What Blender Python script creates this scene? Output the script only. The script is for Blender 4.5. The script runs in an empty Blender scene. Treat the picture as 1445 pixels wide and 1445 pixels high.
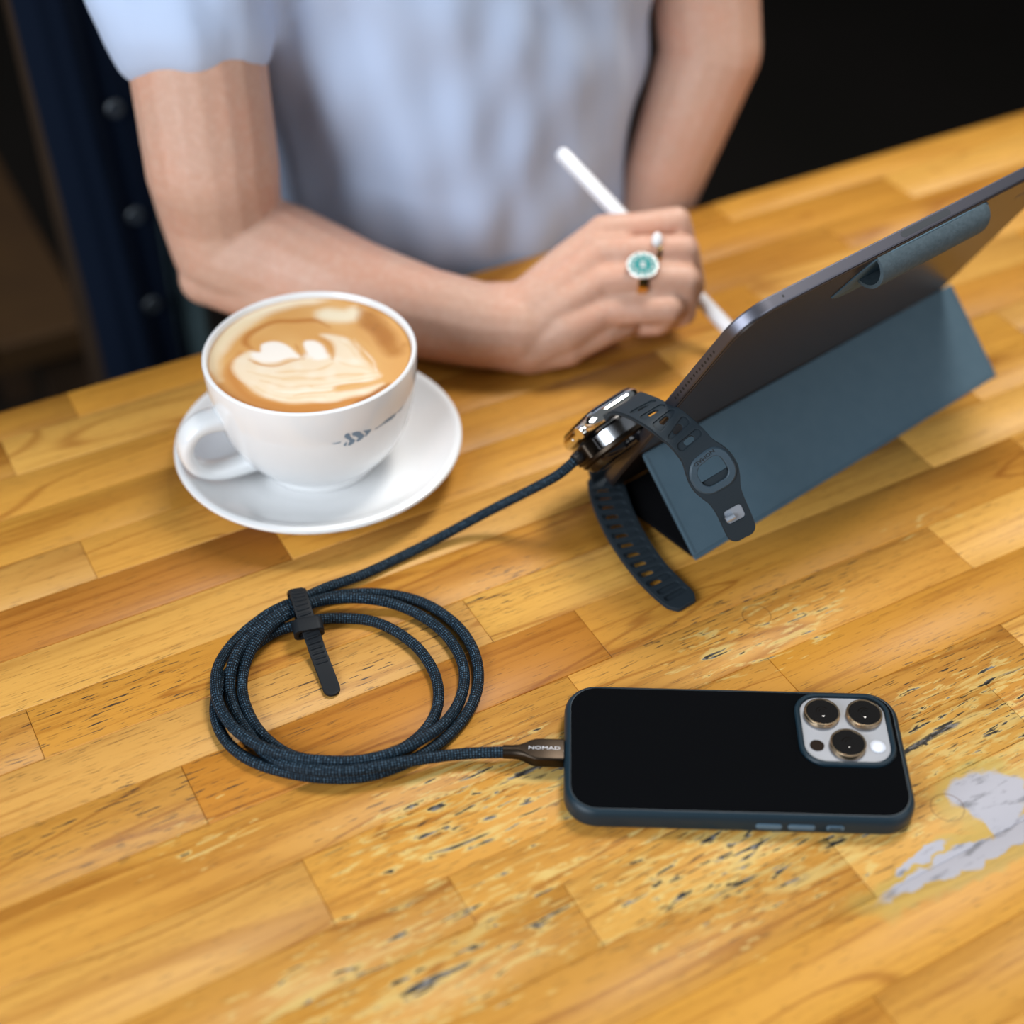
import bpy, bmesh, math, random
import numpy as np
from mathutils import Vector, Matrix
from math import sin, cos, pi, radians, hypot, atan2
random.seed(7)
SC = bpy.context.scene
COL = SC.collection
H0 = 750.0                      # table top height (mm); every point below is in mm above the table top

# ------------------------------------------------------------------ camera, world, lights, exposure
def W(p): return Vector((p[0]/1000, p[1]/1000, (p[2]+H0)/1000))
cam_d = bpy.data.cameras.new('camera'); cam = bpy.data.objects.new('camera', cam_d); COL.objects.link(cam)
cam_d.sensor_width = 36; cam_d.sensor_fit = 'HORIZONTAL'; cam_d.lens = 2089*36/1445
cam_d.clip_start = .02; cam_d.clip_end = 60
PITCH = .7235
cam.location = W((0, 0, 521)); cam.rotation_euler = (pi/2-PITCH, 0, 0)
cam_d.dof.use_dof = True; cam_d.dof.focus_distance = .692; cam_d.dof.aperture_fstop = 3.3
SC.camera = cam
SC.view_settings.view_transform = 'Standard'; SC.view_settings.look = 'None'
SC.view_settings.gamma = 1; SC.view_settings.use_curve_mapping = False
SC.view_settings.exposure = -.30
wd = bpy.data.worlds.new('world'); SC.world = wd; wd.use_nodes = True
bg = wd.node_tree.nodes['Background']; bg.inputs[0].default_value = (.80, .90, 1, 1); bg.inputs[1].default_value = .22
def area(name, loc, target, sx, sy, power, color):
    d = bpy.data.lights.new(name, 'AREA'); d.shape = 'RECTANGLE'; d.size = sx; d.size_y = sy; d.energy = power; d.color = color
    o = bpy.data.objects.new(name, d); COL.objects.link(o); o.location = W(loc)
    o.rotation_euler = (W(target)-W(loc)).to_track_quat('-Z', 'Y').to_euler(); return o
area('ceiling_lamp', (500, 1240, 1640), (0, 620, 0), .5, .5, 36, (1, .96, .90))
area('daylight_window_front', (-1500, -900, 1150), (0, 650, 0), 1.6, 1.3, 82, (.84, .92, 1))
area('daylight_window_side', (1500, -300, 900), (100, 600, 0), 1.2, 1.0, 14, (.92, .96, 1))

# ------------------------------------------------------------------ helpers
def thing(name, label, cat, origin, M=None, group=None):
    o = bpy.data.objects.new(name, None); COL.objects.link(o); o.empty_display_size = .01
    if M is None: M = Matrix.Identity(3)
    mw = M.to_4x4(); mw.translation = W(origin); o.matrix_world = mw
    o['label'] = label; o['category'] = cat
    if group: o['group'] = group
    ORI[o.name] = (Vector(origin), M.transposed())
    return o
ORI = {}
def root(o):
    while o.parent: o = o.parent
    return o
def tag(o, label, cat, group=None):
    o['label'] = label; o['category'] = cat
    if group: o['group'] = group
    return o
class MB:
    def __init__(s): s.v = []; s.f = []; s.uv = []
    def add(s, vs, fs, uvs=None):
        b = len(s.v); s.v += [tuple(v) for v in vs]; s.f += [tuple(i+b for i in f) for f in fs]
        s.uv += uvs if uvs else [(0, 0)]*len(vs); return s
    def xf(s, fn): s.v = [tuple(fn(v)) for v in s.v]; return s
    def build(s, name, mat, parent=None, world=False, origin=None, smooth=35, uv=False, kind=None):
        me = bpy.data.meshes.new(name)
        if parent is not None and world:
            o0, R = ORI[root(parent).name]; vs = [R @ (Vector(v)-o0) for v in s.v]
        elif parent is not None: vs = [Vector(v) for v in s.v]
        else:
            o0 = Vector(origin or (0, 0, 0)); vs = [Vector(v)-o0 for v in s.v]
        me.from_pydata([v/1000 for v in vs], [], s.f)
        if uv:
            l = me.uv_layers.new(name='UVMap')
            vi = np.empty(len(me.loops), int); me.loops.foreach_get('vertex_index', vi)
            l.data.foreach_set('uv', np.array(s.uv, float)[vi].ravel())
        bm = bmesh.new(); bm.from_mesh(me); bmesh.ops.recalc_face_normals(bm, faces=bm.faces); bm.to_mesh(me); bm.free()
        finish(me, mat, smooth)
        o = bpy.data.objects.new(name, me); COL.objects.link(o)
        if parent is not None: o.parent = parent
        else: o.location = W(o0)
        if kind: o['kind'] = kind
        return o
def finish(me, mat, smooth=35):
    me.materials.clear(); me.materials.append(mat)
    me.polygons.foreach_set('use_smooth', [True]*len(me.polygons))
    if smooth and smooth < 180: me.set_sharp_from_angle(angle=radians(smooth))
    flat = [p for p in me.polygons if len(p.vertices) > 6]
    for p in flat:                                  # big end faces stay flat, with a crisp rim
        p.use_smooth = False
        for li in p.loop_indices: me.edges[me.loops[li].edge_index].use_edge_sharp = True
    me.update()
def rrect(w, h, r, n=8, cx=0, cy=0):
    r = max(min(r, w/2-1e-3, h/2-1e-3), .01); P = []
    for (sx, sy, a0) in ((1, 1, 0), (-1, 1, pi/2), (-1, -1, pi), (1, -1, 3*pi/2)):
        for i in range(n+1):
            a = a0+pi/2*i/n; P.append((cx+sx*(w/2-r)+r*cos(a), cy+sy*(h/2-r)+r*sin(a)))
    return P
def circ(r, n=32, cx=0, cy=0): return [(cx+r*cos(2*pi*i/n), cy+r*sin(2*pi*i/n)) for i in range(n)]
def loft(mb, loops, caps=(True, True), close=True):
    n = len(loops[0]); vs = [p for L in loops for p in L]; fs = []
    for j in range(len(loops)-1):
        for i in range(n if close else n-1):
            a = j*n+i; b = j*n+(i+1) % n; fs.append((a, b, b+n, a+n))
    if caps[0]: fs.append(tuple(reversed(range(n))))
    if caps[1]: fs.append(tuple(range((len(loops)-1)*n, len(loops)*n)))
    mb.add(vs, fs); return mb
def slab(mb, w, h, r, prof, cx=0, cy=0, n=8, caps=(True, True)):
    """rounded rectangle lofted through (inset, z) pairs"""
    return loft(mb, [[(x, y, z) for x, y in rrect(w-2*i, h-2*i, r-i, n, cx, cy)] for i, z in prof], caps)
def disc(mb, r, prof, cx=0, cy=0, n=32, caps=(True, True)):
    return loft(mb, [[(x, y, z) for x, y in circ(r-i, n, cx, cy)] for i, z in prof], caps)
def box(mb, x0, x1, y0, y1, z0, z1, c=0):
    w, h = x1-x0, y1-y0
    if c <= 0: pr = [(0, z0), (0, z1)]
    else: pr = [(c, z0), (0, z0+c), (0, z1-c), (c, z1)]
    loops = []
    for i, z in pr:
        loops.append([(x0+i, y0+i, z), (x1-i, y0+i, z), (x1-i, y1-i, z), (x0+i, y1-i, z)])
    return loft(mb, loops)
def lathe(mb, prof, n=64, cx=0, cy=0):
    vs = []; fs = []; m = len(prof)
    for i in range(n):
        a = 2*pi*i/n
        for r, z in prof: vs.append((cx+r*cos(a), cy+r*sin(a), z))
    for i in range(n):
        for j in range(m-1):
            a = i*m+j; b = ((i+1) % n)*m+j; fs.append((a, b, b+1, a+1))
    mb.add(vs, fs)
    return mb
def spline(pts, step=2.0, closed=False):
    P = [Vector(p) for p in pts]; out = []
    n = len(P)
    for i in range(n-1):
        p0 = P[max(i-1, 0)]; p1 = P[i]; p2 = P[i+1]; p3 = P[min(i+2, n-1)]
        d01 = max((p1-p0).length, 1e-4)**.5; d12 = max((p2-p1).length, 1e-4)**.5; d23 = max((p3-p2).length, 1e-4)**.5
        m1 = (p2-p1); m2 = (p2-p1)
        if i > 0: m1 = (p1-p0)/d01-(p2-p0)/(d01+d12)+(p2-p1)/d12; m1 *= d12
        if i < n-2: m2 = (p2-p1)/d12-(p3-p1)/(d12+d23)+(p3-p2)/d23; m2 *= d12
        k = max(2, int((p2-p1).length/step))
        for j in range(k):
            t = j/k; t2 = t*t; t3 = t2*t
            out.append(p1*(2*t3-3*t2+1)+m1*(t3-2*t2+t)+p2*(-2*t3+3*t2)+m2*(t3-t2))
    out.append(P[-1]); return out
def smooth_path(P, it=3, z_only=False):
    P = [p.copy() for p in P]
    for _ in range(it):
        Q = [p.copy() for p in P]
        for i in range(1, len(P)-1): Q[i] = P[i]*.5+(P[i-1]+P[i+1])*.25
        P = Q
    return P
def tube(mb, pts, r, n=12, uv=True, caps=True):
    P = [Vector(p) for p in pts]; m = len(P); vs = []; fs = []; uvs = []
    t0 = (P[1]-P[0]).normalized(); ref = Vector((0, 0, 1)) if abs(t0.z) < .9 else Vector((1, 0, 0))
    nx = (ref-t0*ref.dot(t0)).normalized(); s = 0; prev = t0
    for i in range(m):
        t = (P[min(i+1, m-1)]-P[max(i-1, 0)]).normalized()
        q = prev.rotation_difference(t); nx = q @ nx; nx = (nx-t*nx.dot(t)).normalized(); ny = t.cross(nx); prev = t
        if i: s += (P[i]-P[i-1]).length
        rr = r(i/(m-1)) if callable(r) else r
        for k in range(n+1):
            a = 2*pi*k/n; vs.append(P[i]+nx*rr*cos(a)+ny*rr*sin(a)); uvs.append((s, k/n))
    for i in range(m-1):
        for k in range(n):
            a = i*(n+1)+k; fs.append((a, a+1, a+n+2, a+n+1))
    if caps:
        fs.append(tuple(reversed(range(n)))); b = (m-1)*(n+1); fs.append(tuple(range(b, b+n)))
    mb.add(vs, fs, uvs); return mb
def sphere(mb, c, r, nu=12, nv=8, sc=(1, 1, 1)):
    vs = []; fs = []
    for j in range(nv+1):
        b = -pi/2+pi*j/nv
        for i in range(nu): vs.append((c[0]+sc[0]*r*cos(b)*cos(2*pi*i/nu), c[1]+sc[1]*r*cos(b)*sin(2*pi*i/nu), c[2]+sc[2]*r*sin(b)))
    for j in range(nv):
        for i in range(nu):
            a = j*nu+i; b = j*nu+(i+1) % nu; fs.append((a, b, b+nu, a+nu))
    mb.add(vs, fs); return mb
def frame_map(o, X, Y, Z):
    o, X, Y, Z = map(Vector, (o, X, Y, Z))
    return lambda v: o+X*v[0]+Y*v[1]+Z*v[2]
def mat3(X, Y, Z): return Matrix((X, Y, Z)).transposed()
def text_mb(s, size, ext=.12, xs=1.0, cx=0, cy=0, z=0, rot=0, shear=0):
    cu = bpy.data.curves.new('lettering', 'FONT'); cu.body = s; cu.size = size; cu.extrude = ext; cu.align_x = 'CENTER'; cu.align_y = 'CENTER'; cu.resolution_u = 3
    ob = bpy.data.objects.new('lettering', cu); COL.objects.link(ob)
    dg = bpy.context.evaluated_depsgraph_get(); me = bpy.data.meshes.new_from_object(ob.evaluated_get(dg))
    c, si = cos(rot), sin(rot); mb = MB()
    vs = [(cx+c*v.co.x*xs-si*v.co.y, cy+si*v.co.x*xs+c*v.co.y, z+v.co.z) for v in me.vertices]
    mb.add(vs, [tuple(p.vertices) for p in me.polygons])
    bpy.data.objects.remove(ob); bpy.data.curves.remove(cu); bpy.data.meshes.remove(me); return mb
def shape2d(outlines, z0, z1, bev=0.0):
    """flat plate with holes: first outline is the rim, the rest are openings"""
    cu = bpy.data.curves.new('plate', 'CURVE'); cu.dimensions = '2D'; cu.fill_mode = 'BOTH'; cu.extrude = max((z1-z0)/2-bev, .01); cu.bevel_depth = bev; cu.bevel_resolution = 1; cu.offset = -bev
    for L in outlines:
        sp = cu.splines.new('POLY'); sp.points.add(len(L)-1); sp.use_cyclic_u = True
        for p, q in zip(sp.points, L): p.co = (q[0], q[1], 0, 1)
    ob = bpy.data.objects.new('plate', cu); COL.objects.link(ob)
    dg = bpy.context.evaluated_depsgraph_get(); me = bpy.data.meshes.new_from_object(ob.evaluated_get(dg))
    for v in me.vertices: v.co.z += (z0+z1)/2
    bm = bmesh.new(); bm.from_mesh(me); bmesh.ops.remove_doubles(bm, verts=bm.verts, dist=.002)
    bpy.data.objects.remove(ob); bpy.data.curves.remove(cu); bpy.data.meshes.remove(me); return bm
def slice_x(bm, xs):
    for x in xs:
        bmesh.ops.bisect_plane(bm, geom=bm.verts[:]+bm.edges[:]+bm.faces[:], plane_co=(x, 0, 0), plane_no=(1, 0, 0), dist=.0005)
    return bm
def bm_to_mb(bm):
    bm.verts.index_update(); mb = MB(); mb.add([v.co[:] for v in bm.verts], [[v.index for v in f.verts] for f in bm.faces]); bm.free(); return mb
def bender(pts, widths, step=1.0):
    """pts: centre line (mm); widths: list of (fraction, width direction). returns map(s, w, h) and length"""
    P = smooth_path(spline(pts, step), 4); S = [0]
    for a, b in zip(P, P[1:]): S.append(S[-1]+(b-a).length)
    Ln = S[-1]; Sa = np.array(S); Pa = np.array([p[:] for p in P])
    T = np.gradient(Pa, Sa, axis=0); T /= np.linalg.norm(T, axis=1)[:, None]
    fr = np.array([w[0] for w in widths])*Ln; Wd = np.array([Vector(w[1]).normalized()[:] for w in widths])
    Wv = np.stack([np.interp(Sa, fr, Wd[:, k]) for k in range(3)], 1)
    Wv -= T*(Wv*T).sum(1)[:, None]; Wv /= np.linalg.norm(Wv, axis=1)[:, None]
    N = np.cross(T, Wv)
    def f(v):
        s = v[0]; g = lambda A: np.array([np.interp(s, Sa, A[:, k]) for k in range(3)])
        p = g(Pa)
        if s < 0: p = p+T[0]*s
        if s > Ln: p = p+T[-1]*(s-Ln)
        w = g(Wv); n_ = g(N); return tuple(p+w*v[1]+n_*v[2])
    return f, Ln
def capsule(mb, a, b, ra, rb, n=18, m=5):
    a = Vector(a); b = Vector(b); t = (b-a)
    if t.length < 1e-3: t = Vector((0, 0, 1e-3))
    t.normalize(); ref = Vector((0, 0, 1)) if abs(t.z) < .9 else Vector((1, 0, 0))
    nx = (ref-t*ref.dot(t)).normalized(); ny = t.cross(nx); rows = []
    for j in range(m+1): q = -pi/2+pi/2*j/m; rows.append((a+t*ra*sin(q), ra*cos(q)))
    for j in range(m+1): q = pi/2*j/m; rows.append((b+t*rb*sin(q), rb*cos(q)))
    loft(mb, [[tuple(c+nx*max(r, .02)*cos(2*pi*k/n)+ny*max(r, .02)*sin(2*pi*k/n)) for k in range(n)] for c, r in rows]); return mb
def chain(mb, J):
    for p, q in zip(J, J[1:]): capsule(mb, p[:3], q[:3], p[3], q[3])
    return mb
def skin_remesh(mb, voxel, it, name, disp=None):
    """weld overlapping volumes into one continuous surface (mm in, mm out)"""
    me = bpy.data.meshes.new(name); me.from_pydata([tuple(c for c in v) for v in mb.v], [], mb.f)
    bm = bmesh.new(); bm.from_mesh(me); bmesh.ops.recalc_face_normals(bm, faces=bm.faces); bm.to_mesh(me); bm.free()
    ob = bpy.data.objects.new(name, me); COL.objects.link(ob)
    r = ob.modifiers.new('r', 'REMESH'); r.mode = 'VOXEL'; r.voxel_size = voxel
    s = ob.modifiers.new('s', 'SMOOTH'); s.factor = .5; s.iterations = it
    dg = bpy.context.evaluated_depsgraph_get(); m2 = bpy.data.meshes.new_from_object(ob.evaluated_get(dg))
    co = np.empty(len(m2.vertices)*3); m2.vertices.foreach_get('co', co); co = co.reshape(-1, 3)
    if disp is not None:
        no = np.empty(len(m2.vertices)*3); m2.vertices.foreach_get('normal', no); co = co+disp(co, no.reshape(-1, 3))
    bpy.data.objects.remove(ob); bpy.data.meshes.remove(me)
    out = MB(); n = len(m2.polygons); ls = np.empty(n, int); lt = np.empty(n, int); vi = np.empty(len(m2.loops), int)
    m2.polygons.foreach_get('loop_start', ls); m2.polygons.foreach_get('loop_total', lt); m2.loops.foreach_get('vertex_index', vi)
    out.add(co.tolist(), [tuple(vi[a:a+b]) for a, b in zip(ls.tolist(), lt.tolist())]); bpy.data.meshes.remove(m2); return out

# ------------------------------------------------------------------ materials
def srgb(r, g, b):
    f = lambda c: (c/12.92 if c <= .04045 else ((c+.055)/1.055)**2.4); return tuple(f(c/255) for c in (r, g, b))
def N(nt, t, **kw):
    n = nt.nodes.new(t)
    for k, v in kw.items():
        if k.startswith('i_'): n.inputs[int(k[2:]) if k[2:].isdigit() else k[2:].replace('_', ' ')].default_value = v
        else: setattr(n, k, v)
    return n
def mat(name, col, rough=.5, metal=0, spec=.5, coat=0, bump=None, noise=None, sss=0, sheen=0):
    m = bpy.data.materials.new(name); m.use_nodes = True; nt = m.node_tree; b = nt.nodes['Principled BSDF']
    b.inputs['Base Color'].default_value = (*col, 1); b.inputs['Roughness'].default_value = rough; b.inputs['Metallic'].default_value = metal
    b.inputs['Specular IOR Level'].default_value = spec; b.inputs['Coat Weight'].default_value = coat; b.inputs['Coat Roughness'].default_value = .1
    if sss: b.inputs['Subsurface Weight'].default_value = sss; b.inputs['Subsurface Radius'].default_value = (.006, .0022, .0012); b.inputs['Subsurface Scale'].default_value = 1
    if sheen: b.inputs['Sheen Weight'].default_value = sheen; b.inputs['Sheen Roughness'].default_value = .5
    tc = N(nt, 'ShaderNodeTexCoord')
    if noise:
        sc, amt, col2 = noise
        nz = N(nt, 'ShaderNodeTexNoise'); nz.inputs['Scale'].default_value = sc; nz.inputs['Detail'].default_value = 4
        nt.links.new(tc.outputs['Object'], nz.inputs['Vector'])
        rp = N(nt, 'ShaderNodeValToRGB'); rp.color_ramp.elements[0].position = .5-amt; rp.color_ramp.elements[1].position = .5+amt
        rp.color_ramp.elements[0].color = (*col, 1); rp.color_ramp.elements[1].color = (*col2, 1)
        nt.links.new(nz.outputs['Fac'], rp.inputs[0]); nt.links.new(rp.outputs[0], b.inputs['Base Color'])
    if bump:
        sc, st = bump
        nz = N(nt, 'ShaderNodeTexNoise'); nz.inputs['Scale'].default_value = sc; nz.inputs['Detail'].default_value = 3
        nt.links.new(tc.outputs['Object'], nz.inputs['Vector'])
        bp = N(nt, 'ShaderNodeBump'); bp.inputs['Strength'].default_value = st; bp.inputs['Distance'].default_value = .0004
        nt.links.new(nz.outputs['Fac'], bp.inputs['Height']); nt.links.new(bp.outputs[0], b.inputs['Normal'])
    return m
class G:
    """small node-math helper"""
    def __init__(s, m): s.nt = m.node_tree
    def L(s, a, sock):
        if hasattr(a, 'is_output'): s.nt.links.new(a, sock)
        else: sock.default_value = a
    def m(s, op, a, b=0, c=0, clamp=False):
        n = N(s.nt, 'ShaderNodeMath', operation=op, use_clamp=clamp); s.L(a, n.inputs[0]); s.L(b, n.inputs[1]); s.L(c, n.inputs[2]); return n.outputs[0]
    def mapr(s, v, a, b, c=0., d=1., smooth=True):
        n = N(s.nt, 'ShaderNodeMapRange', interpolation_type='SMOOTHSTEP' if smooth else 'LINEAR'); s.L(v, n.inputs[0])
        for i, x in zip((1, 2, 3, 4), (a, b, c, d)): n.inputs[i].default_value = x
        return n.outputs[0]
    def mix(s, f, a, b, mode='MIX'):
        n = N(s.nt, 'ShaderNodeMix', data_type='RGBA', blend_type=mode, clamp_factor=True); s.L(f, n.inputs[0])
        for x, i in ((a, 6), (b, 7)): s.L(x if hasattr(x, 'is_output') else (*x[:3], 1), n.inputs[i])
        return n.outputs[2]
    def noise(s, vec, scale, detail=3, rough=.5, dist=0, out='Fac'):
        n = N(s.nt, 'ShaderNodeTexNoise'); s.L(vec, n.inputs['Vector']); n.inputs['Scale'].default_value = scale; n.inputs['Detail'].default_value = detail
        n.inputs['Roughness'].default_value = rough; n.inputs['Distortion'].default_value = dist; return n.outputs[out]
    def vm(s, op, a, b=(0, 0, 0)):
        n = N(s.nt, 'ShaderNodeVectorMath', operation=op); s.L(a, n.inputs[0]); s.L(b, n.inputs[1]); return n.outputs[1 if op in ('LENGTH', 'DISTANCE', 'DOT_PRODUCT') else 0]
    def blob(s, vec, c, r, lo=.6, hi=1.0):
        """1 inside an ellipse (table coordinates, metres), 0 outside"""
        d = s.vm('LENGTH', s.vm('MULTIPLY', s.vm('SUBTRACT', vec, (c[0]/1000, c[1]/1000, 0)), (1000/r[0], 1000/r[1], 0)))
        return s.mapr(d, hi, lo)

# ------------------------------------------------------------------ measured points (mm, world, table top = 0)
WATCH = [(46.15,601.56,52.659),(-0.7403,-0.6694,-0.06275),(0.3373,-0.4505,0.8266),(-0.5816,0.5907,0.5593)]
CABLE = [(36.87,582.56,46.091),(31.064,577.08,45.178),(24.329,577.09,37),(13.614,577.31,29),(2.7408,577.37,21.5),(-8.2615,576.47,15),(-19.299,573.25,10),(-30.274,568.35,6.5),(-41.116,562.18,4.2),(-51.789,555.43,3),(-63.963,546.67,2.8),(-75.854,537.74,3.4),(-92.651,527.88,4.5),(-99.877,521.02,6),(-104.78,517.5,6.5),(-108.73,514.87,6.5),(-117.4,510.78,5),(-125.46,502.94,4),(-132.28,494.51,3),(-136.66,485.29,3),(-138.38,474.4,5),(-137.86,464.65,7.5),(-135.93,454.06,8.2),(-133.79,447.83,8),(-129.39,440.34,7),(-122.97,431.92,8),(-114.82,425.38,8.4),(-106.56,420.56,8.3),(-98.678,418.07,8),(-88.944,415.96,8),(-76.995,415.06,8),(-69.235,415.06,8),(-59.896,417.17,8),(-51.536,420.5,8),(-44.099,424.62,8.2),(-37.598,429.57,8.2),(-32.08,435.9,7),(-27.093,445.7,4.5),(-23.703,456.13,3),(-22.21,466.41,2.7),(-22.98,477.21,2.7),(-26.317,486.98,2.7),(-31.81,496.95,2.7),(-38.927,505.3,2.7),(-48.21,512.39,3),(-57.414,516.62,4),(-66.931,517.62,6),(-77.525,518.12,7),(-88.801,517.37,7),(-96.839,513.74,8),(-102.23,510.27,8.5),(-107.63,506.34,8),(-112.44,502.68,8),(-117.76,495.25,8.2),(-121.08,488.84,8.2),(-124.36,481.54,7),(-126.43,475.32,4),(-126.56,467.64,2.7),(-125.27,458.93,2.7),(-123.76,454.42,2.7),(-119.14,444.03,2.7),(-112.77,434.49,2.7),(-106.13,427.94,2.7),(-99.788,423.19,2.7),(-89.832,419.95,2.7),(-77.748,418.86,2.7),(-69.912,418.86,2.7),(-60.464,420.74,2.7),(-52.05,424.54,2.7),(-45.557,429.49,2.7),(-40.021,435.75,2.7),(-36.399,442.74,2.7),(-34.231,450.5,2.7),(-33.953,459.05,2.7),(-35.439,469.12,2.7),(-38.842,477.9,2.7),(-44.963,488.39,2.7),(-53.193,496.95,2.7),(-61.958,503.48,2.7),(-71.709,507.51,2.7),(-82.351,508.24,2.7),(-90.724,506.97,4),(-98.241,504.16,5),(-107.33,500.64,4.5),(-112.57,499.79,3.5),(-118.01,496.59,2.7),(-122.95,490.51,2.7),(-127.18,483.46,2.7),(-131.86,476.52,2.7),(-134.94,469.67,2.7),(-136.28,461.59,2.7),(-137.11,454.42,2.7),(-136.33,447.9,2.7),(-134.18,440.82,2.7),(-129.46,431.98,2.7),(-122.59,424.54,2.7),(-114.64,419.04,2.7),(-106.06,415.41,2.7),(-96.19,412.41,2.7),(-84.121,410.5,2.7),(-72.224,410.02,2.7),(-66.883,410.62,2.7),(-58.485,412.71,2.7),(-50.627,416.62,2.7),(-43.659,420.56,2.7),(-37.617,425.16,2.7),(-31.082,431.36,2.7),(-24.049,440.82,2.7),(-18.864,451.15,2.7),(-16.07,461.71,2.7),(-15.626,471.16,2.7),(-16.657,480.67,2.7),(-20.229,491.94,2.7),(-25.687,502.02,2.7),(-33.33,510.83,2.7),(-42.102,517.92,2.7),(-51.401,522.46,2.7),(-62.279,525.12,2.7),(-73.074,525.88,2.7),(-83.708,524.43,3),(-92.272,522.53,3),(-99.53,516.75,5),(-103.95,511.14,8),(-108.26,508.15,9),(-113.48,503.69,9.2),(-119.91,496.8,9.2),(-125.75,489.52,8.6),(-129.36,481.81,8.2),(-130.94,474.88,8.2),(-131.69,469.16,7),(-131.81,463.77,4),(-131.24,459.71,2.7),(-128.62,451.8,2.7),(-124.23,443.38,2.7),(-118.7,435.12,2.7),(-112.08,425.53,3),(-104.77,418.19,4.5),(-95.913,413.26,6.5),(-86.087,410.67,7.5),(-74.162,409.68,8),(-66.519,410.57,8),(-57.221,412.66,8),(-47.895,415.06,8),(-40.838,416.26,8),(-31.516,419.54,6.2),(-22.042,421.76,5.2),(-12.456,422.04,5.6),(-8,421.7,6.3),(-3,421.8,6.3)]
TIE = [(-98.273,500.85,0.9),(-102.53,511.22,0.8),(-106.31,521.71,0.8),(-107.62,524.82,3),(-106.6,521.87,8),(-104.9,517.07,12.5),(-102.97,510.19,14.5),(-99.971,501.15,14),(-97.972,496.6,12),(-96.133,492.57,9.5),(-94.486,489.51,6),(-92.521,484.72,3.6),(-89.649,477.67,2.2),(-86.381,469.4,1.5),(-82.867,459.5,1.3)]
KEEPER = [(-97.893,495.81,8),(-105.47,494.01,8),(-90.583,497.97,8)]
PRISM = [(94.4,551.4,0),(0.7716,0.6361,0),(-27.75,35.33,42.02),(0.4346,-0.5272,0.7302)]
SLOTS = [(65.314,572.61,81.679),(70.58,565.68,82.906),(75.622,560.15,82.686),(80.098,555.71,81.437),(84.321,551.63,79.076)]
STRAP_UP = [(54.804,590.5,68.508),(56.591,584.12,76.589),(61.433,576.14,81.145),(66.82,567.16,84.571),(73.037,559.7,85.191),(78.798,557,82.143),(84.321,551.85,79.329),(89.729,547.38,74.263),(94.999,543.83,67.984),(101.94,538.64,56.814),(106.47,535.48,48.708),(111.19,532.33,39.107)]
BUCKLE = [(94.999,543.83,67.984)]
STRAP_LO = [(39.765,610.31,34.629),(38.835,611.79,29.769),(45,613,20),(48.5,611,12),(49.554,611.67,6),(52.839,588.43,5.5),(56.1,575.97,4.6),(60.085,563.7,3.8),(65.653,550.66,3),(71.309,539.6,2.3),(78.773,528.18,1.8),(85.779,518.99,1.5)]
TABLET = [(48.101,602.57,1.0646),(0.7731,0.6343,0),(0.3047,-0.3714,0.877),(0.5563,-0.6781,-0.4804)]
STYLUS = [(130.27,735.24,16.564),(63.335,792.96,63.791)]
P_forearm = [(-171.97,780.46,49.63,35),(-162.1,777.61,46.412,35.5),(-138.48,772.5,40.619,35.5),(-94.688,753.78,31.507,31.5),(-51.721,739.18,25.552,27.5),(-17.802,728.6,24.147,25.5),(2.2958,724.99,24.599,23.5)]
P_elbow = [(-185.47,768.81,31.909,17),(-138.48,763.97,30.964,30)]
P_upper = [(-171.97,780.46,49.63,35),(-174.95,785.49,71.94,37),(-174.74,781.04,100.14,39)]
P_wrist1 = [(-13.597,730.53,27.851,22),(7.2966,731.34,33.293,17.5),(32.35,746.82,49.315,14)]
P_wrist2 = [(-13.597,724.99,21.579,22),(9.4136,718.9,14.68,15.5),(32.35,717.81,16.465,12)]
P_m1 = [(7.3049,732.73,33.359,16),(32.313,749.55,53.918,12),(52.978,759.35,69.541,9.3)]
P_m2 = [(7.2714,725.52,31.236,16),(31.979,734.71,50.704,12),(50.843,743.9,64.137,10)]
P_m3 = [(7.2714,720.02,25.008,16),(31.942,726.49,42.909,12.5),(51.135,731.57,53.194,10)]
P_m4 = [(9.3813,716.98,17.043,15),(32.091,719.72,29.205,15),(53.437,723.78,38.333,10.5)]
P_hyp = [(12.371,718.32,11.008,12),(32.35,718.64,17.403,12),(53.933,723.33,25.738,10.5),(65.82,728.04,26.536,9)]
P_palm = [(17.944,735.82,21.754,16),(62.417,754.3,39.652,15)]
P_index = [(52.978,759.9,70.164,9.2),(75.918,762.43,71.515,8.4),(96.829,765.24,73.183,8.6),(105.58,760.74,46.947,7.4),(103.97,755.19,28.575,6.8)]
P_middle = [(50.843,744.18,64.445,10),(72.733,741.8,67.797,8.8),(100.24,745.81,66.297,8.7),(107.39,747.23,40.714,7.6),(101.92,748.14,25.128,6.8)]
P_ringf = [(51.135,731.84,53.502,10),(74.607,729.78,57.213,8.8),(100.6,730.68,55.206,8.9),(100.92,731.91,30.921,7.8),(88.754,738.32,20.056,7)]
P_pinky = [(53.437,724.05,38.642,10.4),(72.903,720.97,41.188,9.2),(90.975,721.51,41.804,9),(86.516,726.37,27.668,7.4),(75.701,733.59,20.74,6.5)]
P_thumb = [(20.169,749.83,30.063,14),(50.566,776.5,42.128,11),(79.15,785.42,41.65,9.5),(101.46,767.1,29.971,8)]
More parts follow.
